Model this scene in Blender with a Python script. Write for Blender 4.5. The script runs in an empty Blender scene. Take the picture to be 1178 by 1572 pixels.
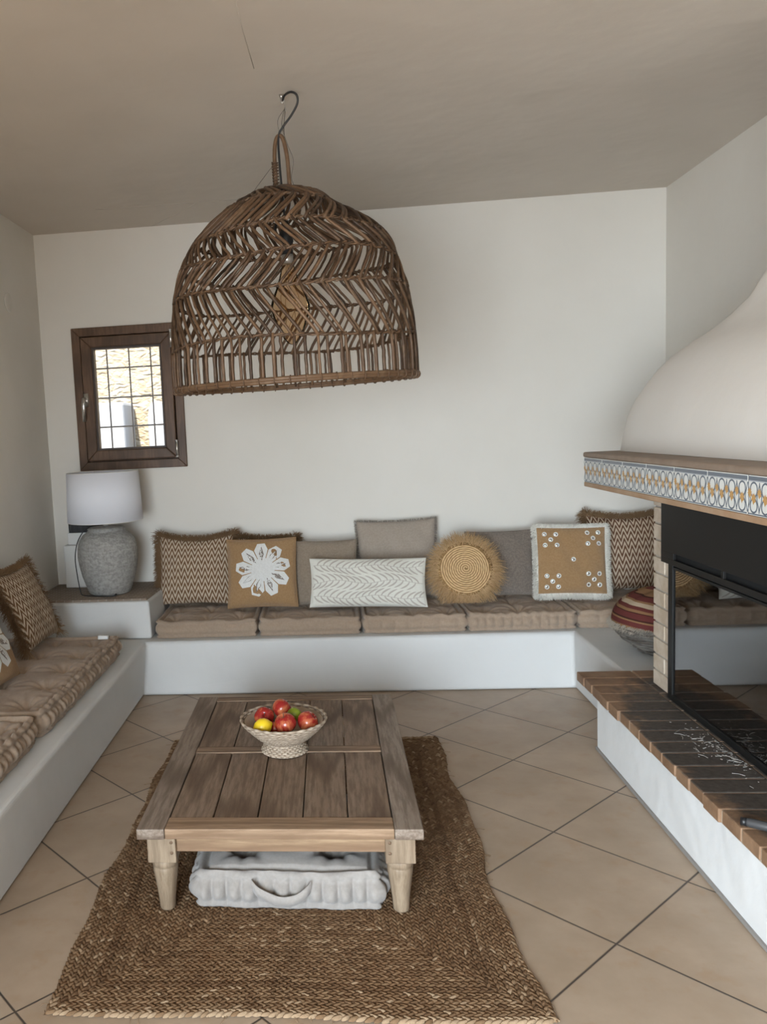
import bpy, math, random
from math import sin, cos, pi, radians, sqrt, exp
from mathutils import Vector, Matrix

random.seed(7)
SC = bpy.context.scene
COL = SC.collection

# ------------------------------------------------------------------ camera, world, light, exposure
cam_d = bpy.data.cameras.new('camera')
cam = bpy.data.objects.new('camera', cam_d)
COL.objects.link(cam)
cam.matrix_world = Matrix(((0.994072, 0.038283, 0.101757, 0.0),
                           (0.097072, 0.108958, -0.989295, 0.0),
                           (-0.048960, 0.993309, 0.104595, 1.6),
                           (0, 0, 0, 1)))
cam_d.sensor_fit = 'VERTICAL'
cam_d.sensor_height = 36.0
cam_d.sensor_width = 27.0
cam_d.lens = 36.0 * 1260.0 / 1572.0
cam_d.shift_x = (589 - 379.57) / 1572.0
cam_d.shift_y = (798.92 - 786) / 1572.0
cam_d.clip_start = 0.05
SC.camera = cam

SC.view_settings.view_transform = 'Standard'
SC.view_settings.look = 'None'
SC.view_settings.gamma = 1.0
SC.view_settings.use_curve_mapping = False
SC.view_settings.exposure = 1.27

world = bpy.data.worlds.new('sky')
SC.world = world
world.use_nodes = True
wn = world.node_tree.nodes
wn['Background'].inputs[0].default_value = (0.80, 0.90, 1.0, 1)
wn['Background'].inputs[1].default_value = 1.3


def area(name, loc, rot, sx, sy, power, color, spread=180):
    d = bpy.data.lights.new(name, 'AREA')
    d.shape = 'RECTANGLE'
    d.size, d.size_y = sx, sy
    d.energy = power
    d.spread = radians(spread)
    d.color = color
    o = bpy.data.objects.new(name, d)
    COL.objects.link(o)
    o.location = loc
    o.rotation_euler = rot
    return o


# daylight arriving through the glazed doorway in the rear wall and the opening beside it
area('doorway_daylight', (-0.80, -1.72, 1.15), (radians(75), 0, radians(-28)), 2.0, 2.0, 60, (0.78, 0.90, 1.0), 96)
sd = bpy.data.lights.new('sun', 'SUN')
sd.energy = 8.0
sd.angle = radians(1.0)
sd.color = (1.0, 0.87, 0.70)
sun = bpy.data.objects.new('sun', sd)
COL.objects.link(sun)
sun.rotation_euler = Vector((0.12, 1.0, -1.19)).to_track_quat('-Z', 'Y').to_euler()


# ------------------------------------------------------------------ mesh builder
class MB:
    def __init__(s):
        s.v, s.f, s.m, s.uv, s.tint = [], [], [], {}, {}

    def add(s, verts, faces, mat=0, uvs=None, tint=None):
        b = len(s.v)
        s.v += [tuple(p) for p in verts]
        s.f += [tuple(b + i for i in f) for f in faces]
        s.m += [mat] * len(faces)
        if uvs:
            for i, q in enumerate(uvs):
                s.uv[b + i] = q
        if tint is not None:
            for i in range(len(verts)):
                s.tint[b + i] = tint
        return b

    def box(s, x0, x1, y0, y1, z0, z1, mat=0, M=None):
        vs = [Vector((x, y, z)) for x in (x0, x1) for y in (y0, y1) for z in (z0, z1)]
        if M is not None:
            vs = [M @ p for p in vs]
        s.add(vs, [(0, 1, 3, 2), (4, 6, 7, 5), (0, 4, 5, 1), (2, 3, 7, 6), (0, 2, 6, 4), (1, 5, 7, 3)], mat)

    def prism(s, bot, top, mat=0):
        n = len(bot)
        s.add(list(bot) + list(top),
              [tuple(reversed(range(n))), tuple(range(n, 2 * n))] +
              [(i, (i + 1) % n, n + (i + 1) % n, n + i) for i in range(n)], mat)

    def tube(s, pts, r, seg=8, closed=False, mat=0, tint=None, caps=True):
        pts = [Vector(p) for p in pts]
        n = len(pts)
        rs = r if isinstance(r, (list, tuple)) else [r] * n
        vs, fs = [], []
        up = None
        for i, p in enumerate(pts):
            if closed:
                t = pts[(i + 1) % n] - pts[i - 1]
            else:
                t = pts[min(i + 1, n - 1)] - pts[max(i - 1, 0)]
            if t.length < 1e-9:
                t = Vector((0, 0, 1))
            t.normalize()
            if up is None:
                up = Vector((0, 0, 1)) if abs(t.z) < .9 else Vector((1, 0, 0))
            a = up - t * up.dot(t)
            if a.length < 1e-6:
                a = t.orthogonal()
            a.normalize()
            up = a
            b = t.cross(a)
            for k in range(seg):
                q = 2 * pi * k / seg
                vs.append(p + (a * cos(q) + b * sin(q)) * rs[i])
        m = n if closed else n - 1
        for i in range(m):
            j = (i + 1) % n
            for k in range(seg):
                l = (k + 1) % seg
                fs.append((i * seg + k, i * seg + l, j * seg + l, j * seg + k))
        if not closed and caps:
            fs.append(tuple(reversed(range(seg))))
            fs.append(tuple((n - 1) * seg + k for k in range(seg)))
        if isinstance(tint, (list, tuple)):
            b0 = s.add(vs, fs, mat)
            for i in range(n):
                for k in range(seg):
                    s.tint[b0 + i * seg + k] = tint[i]
        else:
            s.add(vs, fs, mat, tint=tint)

    def lathe(s, prof, seg=32, c=(0, 0, 0), mat=0, fn=None):
        vs, fs = [], []
        n = len(prof)
        for i, (r, z) in enumerate(prof):
            for k in range(seg):
                q = 2 * pi * k / seg
                rr = r * (fn(q, z) if fn else 1)
                vs.append((c[0] + rr * cos(q), c[1] + rr * sin(q), c[2] + z))
        for i in range(n - 1):
            for k in range(seg):
                l = (k + 1) % seg
                fs.append((i * seg + k, i * seg + l, (i + 1) * seg + l, (i + 1) * seg + k))
        fs.append(tuple(reversed(range(seg))))
        fs.append(tuple((n - 1) * seg + k for k in range(seg)))
        s.add(vs, fs, mat)

    def grid(s, P, nu, nv, mat=0, uv=True, flip=False):
        vs, uvs = [], []
        for j in range(nv + 1):
            for i in range(nu + 1):
                u, v = i / nu, j / nv
                vs.append(P(u, v))
                uvs.append((u, v))
        fs = []
        for j in range(nv):
            for i in range(nu):
                a = j * (nu + 1) + i
                q = (a, a + 1, a + nu + 2, a + nu + 1)
                fs.append(tuple(reversed(q)) if flip else q)
        s.add(vs, fs, mat, uvs if uv else None)

    def build(s, name, mats, parent=None, smooth=True, bevel=0, bseg=2, kind=None, angle=None):
        me = bpy.data.meshes.new(name)
        me.from_pydata(s.v, [], s.f)
        if not isinstance(mats, (list, tuple)):
            mats = [mats]
        for m in mats:
            me.materials.append(m)
        me.polygons.foreach_set('material_index', s.m)
        me.polygons.foreach_set('use_smooth', [smooth] * len(s.f))
        if s.uv:
            ul = me.uv_layers.new(name='UVMap')
            for lp in me.loops:
                ul.data[lp.index].uv = s.uv.get(lp.vertex_index, (0, 0))
        if s.tint:
            ca = me.color_attributes.new('tint', 'FLOAT_COLOR', 'POINT')
            for i in range(len(s.v)):
                t = s.tint.get(i, .5)
                ca.data[i].color = (t, t, t, 1)
        me.update()
        o = bpy.data.objects.new(name, me)
        COL.objects.link(o)
        if parent is not None:
            o.parent = parent
        if bevel:
            md = o.modifiers.new('bevel', 'BEVEL')
            md.width = bevel
            md.segments = bseg
            md.limit_method = 'ANGLE'
            md.angle_limit = radians(35)
        if kind:
            o['kind'] = kind
        return o


def tag(o, label, cat, group=None):
    o['label'] = label
    o['category'] = cat
    if group:
        o['group'] = group
    return o


def thing(name, label, cat, loc=(0, 0, 0), rot=(0, 0, 0), group=None, M=None):
    o = bpy.data.objects.new(name, None)
    o.empty_display_size = .05
    COL.objects.link(o)
    if M is not None:
        o.matrix_world = M
    else:
        o.location = loc
        o.rotation_euler = rot
    return tag(o, label, cat, group)


# ------------------------------------------------------------------ material helpers
def mat(name, color, rough=.6, metal=0, spec=.5):
    m = bpy.data.materials.new(name)
    m.use_nodes = True
    b = m.node_tree.nodes['Principled BSDF']
    b.inputs['Base Color'].default_value = (*color, 1)
    b.inputs['Roughness'].default_value = rough
    b.inputs['Metallic'].default_value = metal
    b.inputs['Specular IOR Level'].default_value = spec
    return m


class NT:
    def __init__(s, m):
        s.m, s.t = m, m.node_tree
        s.b = s.t.nodes['Principled BSDF']

    def n(s, typ, **kw):
        x = s.t.nodes.new(typ)
        for k, v in kw.items():
            setattr(x, k, v)
        return x

    def l(s, a, b):
        s.t.links.new(a, b)

    def coord(s, kind='Object', scale=(1, 1, 1), rot=(0, 0, 0), loc=(0, 0, 0)):
        tc = s.n('ShaderNodeTexCoord')
        mp = s.n('ShaderNodeMapping')
        mp.inputs['Scale'].default_value = scale
        mp.inputs['Rotation'].default_value = rot
        mp.inputs['Location'].default_value = loc
        s.l(tc.outputs[kind], mp.inputs[0])
        return mp.outputs[0]

    def noise(s, vec, scale, detail=4, rough=.55):
        x = s.n('ShaderNodeTexNoise')
        x.inputs['Scale'].default_value = scale
        x.inputs['Detail'].default_value = detail
        x.inputs['Roughness'].default_value = rough
        s.l(vec, x.inputs['Vector'])
        return x.outputs['Fac']

    def ramp(s, fac, stops):
        x = s.n('ShaderNodeValToRGB')
        e = x.color_ramp.elements
        while len(e) < len(stops):
            e.new(.5)
        for i, (p, c) in enumerate(stops):
            e[i].position = p
            e[i].color = (*c, 1) if len(c) == 3 else c
        s.l(fac, x.inputs[0])
        return x.outputs[0]

    def mix(s, f, a, b, typ='MIX'):
        x = s.n('ShaderNodeMix', data_type='RGBA', blend_type=typ)
        for sock, v in ((x.inputs[0], f), (x.inputs[6], a), (x.inputs[7], b)):
            if isinstance(v, (int, float)):
                sock.default_value = v
            elif isinstance(v, tuple):
                sock.default_value = (*v, 1)
            else:
                s.l(v, sock)
        return x.outputs[2]

    def math(s, op, a, b=None, c=None):
        x = s.n('ShaderNodeMath', operation=op)
        for i, v in enumerate((a, b, c)):
            if v is None:
                continue
            if isinstance(v, (int, float)):
                x.inputs[i].default_value = v
            else:
                s.l(v, x.inputs[i])
        return x.outputs[0]

    def color(s, c):
        s.l(c, s.b.inputs['Base Color'])

    def bump(s, h, strength=.3, dist=.01, prev=None):
        x = s.n('ShaderNodeBump')
        x.inputs['Strength'].default_value = strength
        x.inputs['Distance'].default_value = dist
        s.l(h, x.inputs['Height'])
        if prev is not None:
            s.l(prev, x.inputs['Normal'])
        s.l(x.outputs[0], s.b.inputs['Normal'])
        return x.outputs[0]

    def sep(s, vec):
        x = s.n('ShaderNodeSeparateXYZ')
        s.l(vec, x.inputs[0])
        return x.outputs


def plaster(name, c1, c2, lump=.25):
    m = mat(name, c1, .85, spec=.25)
    t = NT(m)
    co = t.coord()
    a = t.noise(co, 1.3, 5)
    t.color(t.mix(t.ramp(a, [(.35, (0, 0, 0)), (.7, (1, 1, 1))]), c1, c2))
    b1 = t.bump(t.noise(co, 2.2, 3), lump, .05)
    t.bump(t.noise(co, 45, 4), .12, .004, b1)
    return m


def fabric(name, c1, c2, scale=260, bs=.35, wr=.25, sheen=.2, rough=.9):
    m = mat(name, c1, rough, spec=.15)
    t = NT(m)
    co = t.coord()
    w1 = t.n('ShaderNodeTexWave', wave_type='BANDS', bands_direction='X')
    w2 = t.n('ShaderNodeTexWave', wave_type='BANDS', bands_direction='Y')
    for w in (w1, w2):
        w.inputs['Scale'].default_value = scale
        w.inputs['Distortion'].default_value = 2
        t.l(co, w.inputs['Vector'])
    f = t.noise(co, 90, 3)
    t.color(t.mix(t.ramp(f, [(.35, (0, 0, 0)), (.65, (1, 1, 1))]), c1, c2))
    h = t.math('ADD', w1.outputs['Fac'], w2.outputs['Fac'])
    b = t.bump(t.noise(co, 9, 3), wr, .03)
    t.bump(h, bs, .0015, b)
    t.b.inputs['Sheen Weight'].default_value = sheen
    return m


def wood(name, c1, c2, c3, axis='Y', scale=1.0, rough=.55):
    m = mat(name, c1, rough, spec=.3)
    t = NT(m)
    sc = {'X': (1.2, 14, 14), 'Y': (14, 1.2, 14), 'Z': (14, 14, 1.2)}[axis]
    co = t.coord(scale=tuple(q * scale for q in sc))
    oi = t.n('ShaderNodeObjectInfo')
    ad = t.n('ShaderNodeVectorMath', operation='ADD')
    t.l(co, ad.inputs[0])
    cb = t.n('ShaderNodeCombineXYZ')
    r = t.math('MULTIPLY', oi.outputs['Random'], 37.0)
    for i in range(3):
        t.l(r, cb.inputs[i])
    t.l(cb.outputs[0], ad.inputs[1])
    v = ad.outputs[0]
    n1 = t.noise(v, .55, 4, .6)
    w = t.n('ShaderNodeTexWave', wave_type='RINGS')
    w.inputs['Scale'].default_value = .55
    w.inputs['Distortion'].default_value = 5
    w.inputs['Detail'].default_value = 3
    w.inputs['Detail Scale'].default_value = 1.2
    t.l(v, w.inputs['Vector'])
    g = t.noise(v, 5, 5, .7)
    c = t.mix(t.ramp(n1, [(.3, (0, 0, 0)), (.7, (1, 1, 1))]), c1, c2)
    c = t.mix(t.ramp(w.outputs['Fac'], [(.0, (.75, .75, .75)), (.35, (0, 0, 0))]), c, c3)
    k = t.math('MULTIPLY', t.ramp(g, [(.42, (0, 0, 0)), (.60, (1, 1, 1))]), .65)
    c = t.mix(k, c, c3)
    t.color(c)
    t.bump(g, .25, .002)
    return m


M = {}
M['wall'] = plaster('wall_plaster', (.77, .735, .675), (.73, .695, .63))
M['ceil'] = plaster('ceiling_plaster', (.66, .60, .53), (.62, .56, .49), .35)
M['bench'] = plaster('bench_plaster', (.66, .66, .65), (.61, .605, .59), .4)
M['hood'] = plaster('hood_plaster', (.77, .725, .67), (.73, .69, .63), .2)
M['white'] = mat('white_plastic', (.75, .74, .71), .4)
M['black'] = mat('black_plastic', (.012, .012, .013), .45)
M['crack'] = mat('seam_crack', (.54, .49, .43), .9)  # own tone of the hairline ceiling cracks
M['steel'] = mat('brushed_steel', (.72, .71, .69), .28, 1)
M['wire'] = mat('wire_steel', (.16, .14, .12), .4, .8)

# floor: large diagonal beige tiles
m = mat('floor_tiles', (.5, .42, .33), .38, spec=.4)
t = NT(m)
# rotate 45deg around a measured joint crossing
co = t.coord(rot=(0, 0, radians(45)))
s_ = .4985
mp = t.n('ShaderNodeMapping')
ca, sa = cos(pi / 4), sin(pi / 4)
cxx, cyy = .816 * ca - 3.15 * sa, .816 * sa + 3.15 * ca
mp.inputs['Location'].default_value = (-cxx / s_, -cyy / s_, 0)
mp.inputs['Scale'].default_value = (1 / s_, 1 / s_, 1)
t.l(co, mp.inputs[0])
x, y, z = t.sep(mp.outputs[0])
fx = t.math('ABSOLUTE', t.math('SUBTRACT', t.math('FRACT', t.math('ADD', x, .5)), .5))
fy = t.math('ABSOLUTE', t.math('SUBTRACT', t.math('FRACT', t.math('ADD', y, .5)), .5))
d = t.math('MINIMUM', fx, fy)
g = t.ramp(d, [(.0055, (1, 1, 1)), (.0085, (0, 0, 0))])
cell = t.n('ShaderNodeCombineXYZ')
t.l(t.math('ROUND', t.math('SUBTRACT', x, .5)), cell.inputs[0])
t.l(t.math('ROUND', t.math('SUBTRACT', y, .5)), cell.inputs[1])
wn_ = t.n('ShaderNodeTexWhiteNoise')
t.l(cell.outputs[0], wn_.inputs['Vector'])
co2 = t.coord()
n1 = t.noise(co2, 2.6, 6, .62)
n2 = t.noise(co2, 9, 5, .6)
base = t.mix(t.ramp(n1, [(.35, (0, 0, 0)), (.68, (1, 1, 1))]), (.335, .245, .168), (.43, .325, .235))
base = t.mix(t.math('MULTIPLY', t.ramp(n2, [(.55, (0, 0, 0)), (.75, (1, 1, 1))]), .5), base, (.35, .21, .11))
base = t.mix(t.math('MULTIPLY', wn_.outputs['Value'], .18), base, (.50, .41, .32))
t.color(t.mix(g, base, (.07, .052, .04)))
t.l(t.ramp(n2, [(0, (.28,) * 3), (1, (.5,) * 3)]), t.b.inputs['Roughness'])
t.bump(t.math('SUBTRACT', 1.0, g), .5, .002)
M['floor'] = m

M['cushion'] = fabric('beige_mattress_cotton', (.34, .25, .18), (.38, .285, .21), 300, .3, .25)
M['greycotton'] = fabric('grey_white_cotton', (.31, .28, .255), (.34, .31, .285), 300, .3, .15)
M['taupe'] = fabric('taupe_linen', (.31, .24, .175), (.38, .30, .225), 220, .6)
M['taupe2'] = fabric('grey_taupe_linen', (.36, .30, .245), (.41, .345, .285), 220, .4)
M['taupe3'] = fabric('brown_grey_linen', (.22, .175, .14), (.30, .24, .195), 200, .7)
M['tan'] = fabric('tan_cotton', (.36, .215, .10), (.41, .25, .125), 240, .5)
M['leafbase'] = fabric('cream_cotton', (.70, .68, .60), (.74, .72, .65), 240, .3)
M['leaf'] = mat('leaf_print_grey', (.46, .41, .355), .9)
M['whitecloth'] = fabric('white_cotton', (.74, .73, .69), (.80, .79, .76), 240, .4)
M['greyspeck'] = mat('grey_sequin_dark', (.22, .18, .15), .6)
M['fringe_brown'] = mat('brown_fringe_yarn', (.27, .165, .085), .9)
M['fringe_white'] = mat('white_fringe_yarn', (.78, .75, .68), .9)
M['fringe_taupe'] = mat('taupe_fringe_yarn', (.33, .29, .25), .9)
M['raffia'] = mat('raffia', (.66, .45, .24), .7)
M['raffia2'] = mat('raffia_dark', (.50, .31, .14), .75)
M['mirror'] = mat('mirror_disc_silver', (.8, .8, .8), .15, 1)


def chevron(name, brown, cream, nu=11.0, nv=9.5):
    m = mat(name, brown, .95, spec=.1)
    t = NT(m)
    tc = t.n('ShaderNodeTexCoord')
    x, y, z = t.sep(tc.outputs['UV'])
    tri = t.math('MULTIPLY', t.math('PINGPONG', t.math('MULTIPLY', x, nu * 2), 1.0), 1.25)
    ph = t.math('FRACT', t.math('ADD', t.math('MULTIPLY', y, nv), tri))
    f = t.ramp(ph, [(.0, (1, 1, 1)), (.42, (1, 1, 1)), (.48, (0, 0, 0)), (.94, (0, 0, 0)), (1, (1, 1, 1))])
    # knitted look: breaks the cream line into stitches
    st = t.math('PINGPONG', t.math('MULTIPLY', x, nu * 12), 1.0)
    f = t.math('MULTIPLY', f, t.ramp(st, [(.05, (.45,) * 3), (.5, (1, 1, 1))]))
    t.color(t.mix(f, brown, cream))
    t.bump(f, .6, .003)
    return m


M['chev'] = chevron('chevron_knit', (.17, .095, .05), (.62, .52, .40))
M['chev2'] = chevron('chevron_knit_dark', (.13, .065, .038), (.60, .49, .37), 11, 10)

wg1, wg2, wg3 = (.205, .138, .092), (.275, .20, .145), (.095, .056, .034)
M['woodY'] = wood('weathered_teak_y', wg1, wg2, wg3, 'Y')
M['woodYg'] = wood('weathered_teak_grey', (.225, .17, .13), (.32, .26, .21), (.115, .078, .053), 'Y')
M['woodX'] = wood('weathered_teak_x', (.25, .165, .105), (.33, .225, .15), (.12, .072, .042), 'X')
M['woodXlit'] = wood('lit_teak_x', (.30, .195, .12), (.37, .25, .16), (.17, .10, .055), 'X')  # front rail only: teak lightened to paint in the light on its face
M['woodXl'] = wood('light_teak_x', (.30, .195, .11), (.37, .25, .15), (.18, .105, .06), 'X')
M['woodZ'] = wood('light_teak_z', (.25, .18, .12), (.31, .235, .16), (.16, .11, .07), 'Z')
M['frame'] = wood('window_brown', (.13, .072, .042), (.17, .098, .058), (.075, .042, .024), 'Z', 1.0, .42)
M['rattan'] = None
m = mat('rattan_cane', (.22, .12, .06), .5, spec=.35)
t = NT(m)
a = NT.n(t, 'ShaderNodeAttribute', attribute_name='tint')
co = t.coord()
n = t.noise(co, 26, 3)
c = t.mix(a.outputs['Fac'], (.048, .026, .014), (.165, .092, .048))
c = t.mix(t.math('MULTIPLY', t.ramp(n, [(.5, (0, 0, 0)), (.75, (1, 1, 1))]), .35), c, (.30, .20, .12))
t.color(c)
M['rattan'] = m

m = mat('jute_braid', (.3, .2, .1), .9, spec=.15)
t = NT(m)
a = t.n('ShaderNodeAttribute', attribute_name='tint')
co = t.coord(scale=(1, 1, 1))
n = t.noise(co, 160, 3)
c = t.ramp(a.outputs['Fac'], [(0, (.060, .034, .018)), (.5, (.150, .092, .050)), (.85, (.25, .165, .095)), (1, (.42, .31, .20))])
big = t.noise(co, 3.5, 2)
c = t.mix(t.math('MULTIPLY', big, .35), c, (.20, .095, .04))
c = t.mix(t.math('MULTIPLY', n, .5), c, (.13, .07, .035))
t.color(c)
t.bump(n, .6, .002)
M['jute'] = m

# ================================================================== SETTING
YB, XL, XR, ZC, YR = 5.70, -1.98, 2.22, 3.04, -1.60

b = MB(); b.box(XL - .2, XR + .2, YR - .2, YB + .2, -.12, 0); b.build('floor', M['floor'], smooth=False, kind='structure')
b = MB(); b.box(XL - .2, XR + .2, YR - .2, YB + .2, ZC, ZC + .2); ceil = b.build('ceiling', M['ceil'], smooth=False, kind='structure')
b = MB(); b.box(XL - .2, XL, YR, YB, 0, ZC); b.build('wall_left', M['wall'], smooth=False, kind='structure')
b = MB(); b.box(XR, XR + .2, YR, YB, 0, ZC); b.build('wall_right', M['wall'], smooth=False, kind='structure')
WX0, WX1, WZ0, WZ1 = -1.755, -.985, 1.395, 2.388
b = MB()
b.box(XL - .2, WX0 + .02, YB, YB + .3, 0, ZC); b.box(WX1 - .02, XR + .2, YB, YB + .3, 0, ZC)
b.box(WX0 + .02, WX1 - .02, YB, YB + .3, 0, WZ0 + .02); b.box(WX0 + .02, WX1 - .02, YB, YB + .3, WZ1 - .02, ZC)
b.build('wall_back', M['wall'], smooth=False, kind='structure')
b = MB()
DX0, DX1, DZ = -1.85, .35, 2.25
b.box(XL - .2, DX0, YR - .2, YR, 0, ZC); b.box(DX1, XR + .2, YR - .2, YR, 0, ZC); b.box(DX0, DX1, YR - .2, YR, DZ, ZC)
b.build('wall_rear', M['wall'], smooth=False, kind='structure')

# hairline seams in the ceiling plaster
for pts in (((-1.398, 5.198), (-.9, 5.205), (-.437, 5.219)), ((-1.142, 5.69), (-.93, 5.45), (-.764, 5.229)),
            ((-.252, 2.75), (-.249, 3.1), (-.236, 3.421))):
    b = MB(); b.tube([(p[0], p[1], ZC - .0002) for p in pts], .0016, 5)
    b.build('ceiling_seam', M['crack'], ceil)

# outdoors seen through the little window, plus unseen ground behind the room
b = MB(); b.box(-7, 6, -9, YR - .2, -.12, -.01)
b.build('floor_added_bounce', mat('bounce_ground', (.50, .37, .24), .9), smooth=False, kind='structure')  # unseen ground added to block low sky and bounce warm light indoors
b = MB(); b.box(-9, 4, 5.95, 12, -.3, -.15)
b.build('ground', mat('outside_gravel', (.45, .40, .33), .9), smooth=False, kind='structure')
m = mat('rubble_stone', (.5, .42, .3), .9)
t = NT(m)
co = t.coord(scale=(1.0, 1, 1.9))
vo = t.n('ShaderNodeTexVoronoi', feature='DISTANCE_TO_EDGE'); vo.inputs['Scale'].default_value = 8
vo2 = t.n('ShaderNodeTexVoronoi'); vo2.inputs['Scale'].default_value = 8
wv = t.n('ShaderNodeVectorMath', operation='ADD')
nn = t.n('ShaderNodeTexNoise'); nn.inputs['Scale'].default_value = 6
t.l(co, nn.inputs['Vector']); sc_ = t.n('ShaderNodeVectorMath', operation='SCALE'); sc_.inputs['Scale'].default_value = .25
t.l(nn.outputs['Color'], sc_.inputs[0]); t.l(co, wv.inputs[0]); t.l(sc_.outputs[0], wv.inputs[1])
t.l(wv.outputs[0], vo.inputs['Vector']); t.l(wv.outputs[0], vo2.inputs['Vector'])
c = t.mix(vo2.outputs['Color'], (.22, .185, .13), (.34, .315, .265))
c = t.mix(t.ramp(vo.outputs['Distance'], [(.015, (1, 1, 1)), (.06, (0, 0, 0))]), c, (.30, .24, .17))
t.color(c); t.bump(vo.outputs['Distance'], .8, .05)
b = MB(); b.box(-8.5, 3, 8.6, 9.0, -.15, 4.6)
tag(b.build('stone_wall', m, smooth=False), 'rough honey-coloured rubble stone wall outside beyond the small window', 'wall')
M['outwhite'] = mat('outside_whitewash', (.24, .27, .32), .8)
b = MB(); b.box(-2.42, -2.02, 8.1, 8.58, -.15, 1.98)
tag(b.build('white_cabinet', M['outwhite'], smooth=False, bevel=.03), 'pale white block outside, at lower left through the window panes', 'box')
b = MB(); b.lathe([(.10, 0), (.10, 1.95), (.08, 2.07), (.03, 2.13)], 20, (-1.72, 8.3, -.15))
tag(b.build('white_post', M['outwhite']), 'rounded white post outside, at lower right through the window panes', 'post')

# ---- window
W = thing('window_1', 'small square brown wood-grain window with silver handle and a barred view', 'window', (0, YB, 0))
W['kind'] = 'structure'
del W['category']


def rect_frame(x0, x1, z0, z1, w, y0, y1):
    b = MB()
    # mitred rectangular frame
    o = [(x0, z0), (x1, z0), (x1, z1), (x0, z1)]
    i = [(x0 + w, z0 + w), (x1 - w, z0 + w), (x1 - w, z1 - w), (x0 + w, z1 - w)]
    for k in range(4):
        l = (k + 1) % 4
        vs = []
        for yy in (y0, y1):
            vs += [(o[k][0], yy, o[k][1]), (o[l][0], yy, o[l][1]), (i[l][0], yy, i[l][1]), (i[k][0], yy, i[k][1])]
        b.add(vs, [(0, 1, 2, 3), (7, 6, 5, 4), (0, 4, 5, 1), (1, 5, 6, 2), (2, 6, 7, 3), (3, 7, 4, 0)])
    return b


rect_frame(WX0, WX1, WZ0, WZ1, .060, -.022, .06).build('window_frame', M['frame'], W, smooth=False, bevel=.004)
rect_frame(WX0 + .01, WX1 - .01, WZ0 + .01, WZ1 - .01, .095, .048, .060).build('light_stop_rebate', M['frame'], W, smooth=False)  # hidden lip added behind the sash to stop light leaking past it
SX0, SX1, SZ0, SZ1 = -1.688, -1.051, 1.463, 2.321
sash = rect_frame(SX0, SX1, SZ0, SZ1, .072, -.040, .045).build('sash', M['frame'], W, smooth=False, bevel=.006)
rect_frame(SX0 + .068, SX1 - .068, SZ0 + .068, SZ1 - .068, .018, -.022, .03).build('glazing_bead', mat('dark_bead', (.05, .03, .02), .5), sash, smooth=False)
m = mat('window_glass', (1, 1, 1), .0)
t = NT(m)
tr = t.n('ShaderNodeBsdfTransparent'); gl = t.n('ShaderNodeBsdfGlossy'); gl.inputs['Roughness'].default_value = .01
fr = t.n('ShaderNodeFresnel'); fr.inputs[0].default_value = 1.5
mx = t.n('ShaderNodeMixShader'); t.l(fr.outputs[0], mx.inputs[0]); t.l(tr.outputs[0], mx.inputs[1]); t.l(gl.outputs[0], mx.inputs[2])
t.l(mx.outputs[0], t.t.nodes['Material Output'].inputs[0])
M['glass'] = m
b = MB(); b.box(SX0 + .07, SX1 - .07, .008, .014, SZ0 + .07, SZ1 - .07)
b.build('window_pane', M['glass'], sash, smooth=False)
b = MB()
b.box(-1.684, -1.654, -.050, -.040, 1.845, 1.935)
b.tube([(-1.676, -.048, 1.895), (-1.676, -.085, 1.895), (-1.677, -.088, 1.86), (-1.680, -.086, 1.74)], [.013, .013, .0145, .012], 10)
b.build('handle', M['steel'], sash)
for z in (2.28, 1.525):
    b = MB(); b.tube([(-1.047, -.045, z - .055), (-1.047, -.045, z + .055)], .009, 10)
    b.tube([(-1.047, -.045, z - .060), (-1.047, -.045, z - .052)], .011, 10); b.tube([(-1.047, -.045, z + .052), (-1.047, -.045, z + .06)], .011, 10)
    b.build('hinge', M['steel'], W)
b = MB()
for x in (-1.578, -1.414, -1.255):
    b.tube([(x, .24, WZ0), (x, .24, WZ1)], .006, 6)
for z in (1.49, 1.70, 1.912, 2.125):
    b.tube([(WX0, .25, z), (WX1, .25, z)], .006, 6)
b.build('window_grille', mat('grey_iron', (.20, .20, .21), .5, .3), W)

# ---- masonry bench round three sides
o_ = [(-1.98, -.9), (-1.207, -.9), (-1.207, 4.905), (1.405, 4.905), (1.405, 3.87), (2.22, 3.87), (2.22, 5.70), (-1.98, 5.70)]
tp = [(-1.98, -.9), (-1.180, -.9), (-1.180, 4.945), (1.412, 4.965), (1.412, 3.87), (2.22, 3.87), (2.22, 5.70), (-1.98, 5.70)]
e = .0015
fx_ = lambda p: (min(max(p[0], XL + e), XR - e), min(p[1], YB - e))
b = MB(); b.prism([(*fx_(p), .001) for p in o_], [(*fx_(p), .333) for p in tp])
tag(b.build('masonry_bench', M['bench'], smooth=False, bevel=.022, bseg=4), 'low whitewashed masonry bench running round the left, back and right walls', 'bench')
b = MB(); b.prism([(1.232, .3, .001), (1.240, .3, .001), (1.240, 3.98, .001), (1.232, 3.98, .001)], [(1.232, .3, .014), (1.240, .3, .014), (1.240, 3.98, .014), (1.232, 3.98, .014)])
b.build('trim_gap_shade_1', mat('gap_shade_grey', (.28, .26, .24), .9), smooth=False, kind='structure')  # grey strip painting in the gap shade along the hearth foot

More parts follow.
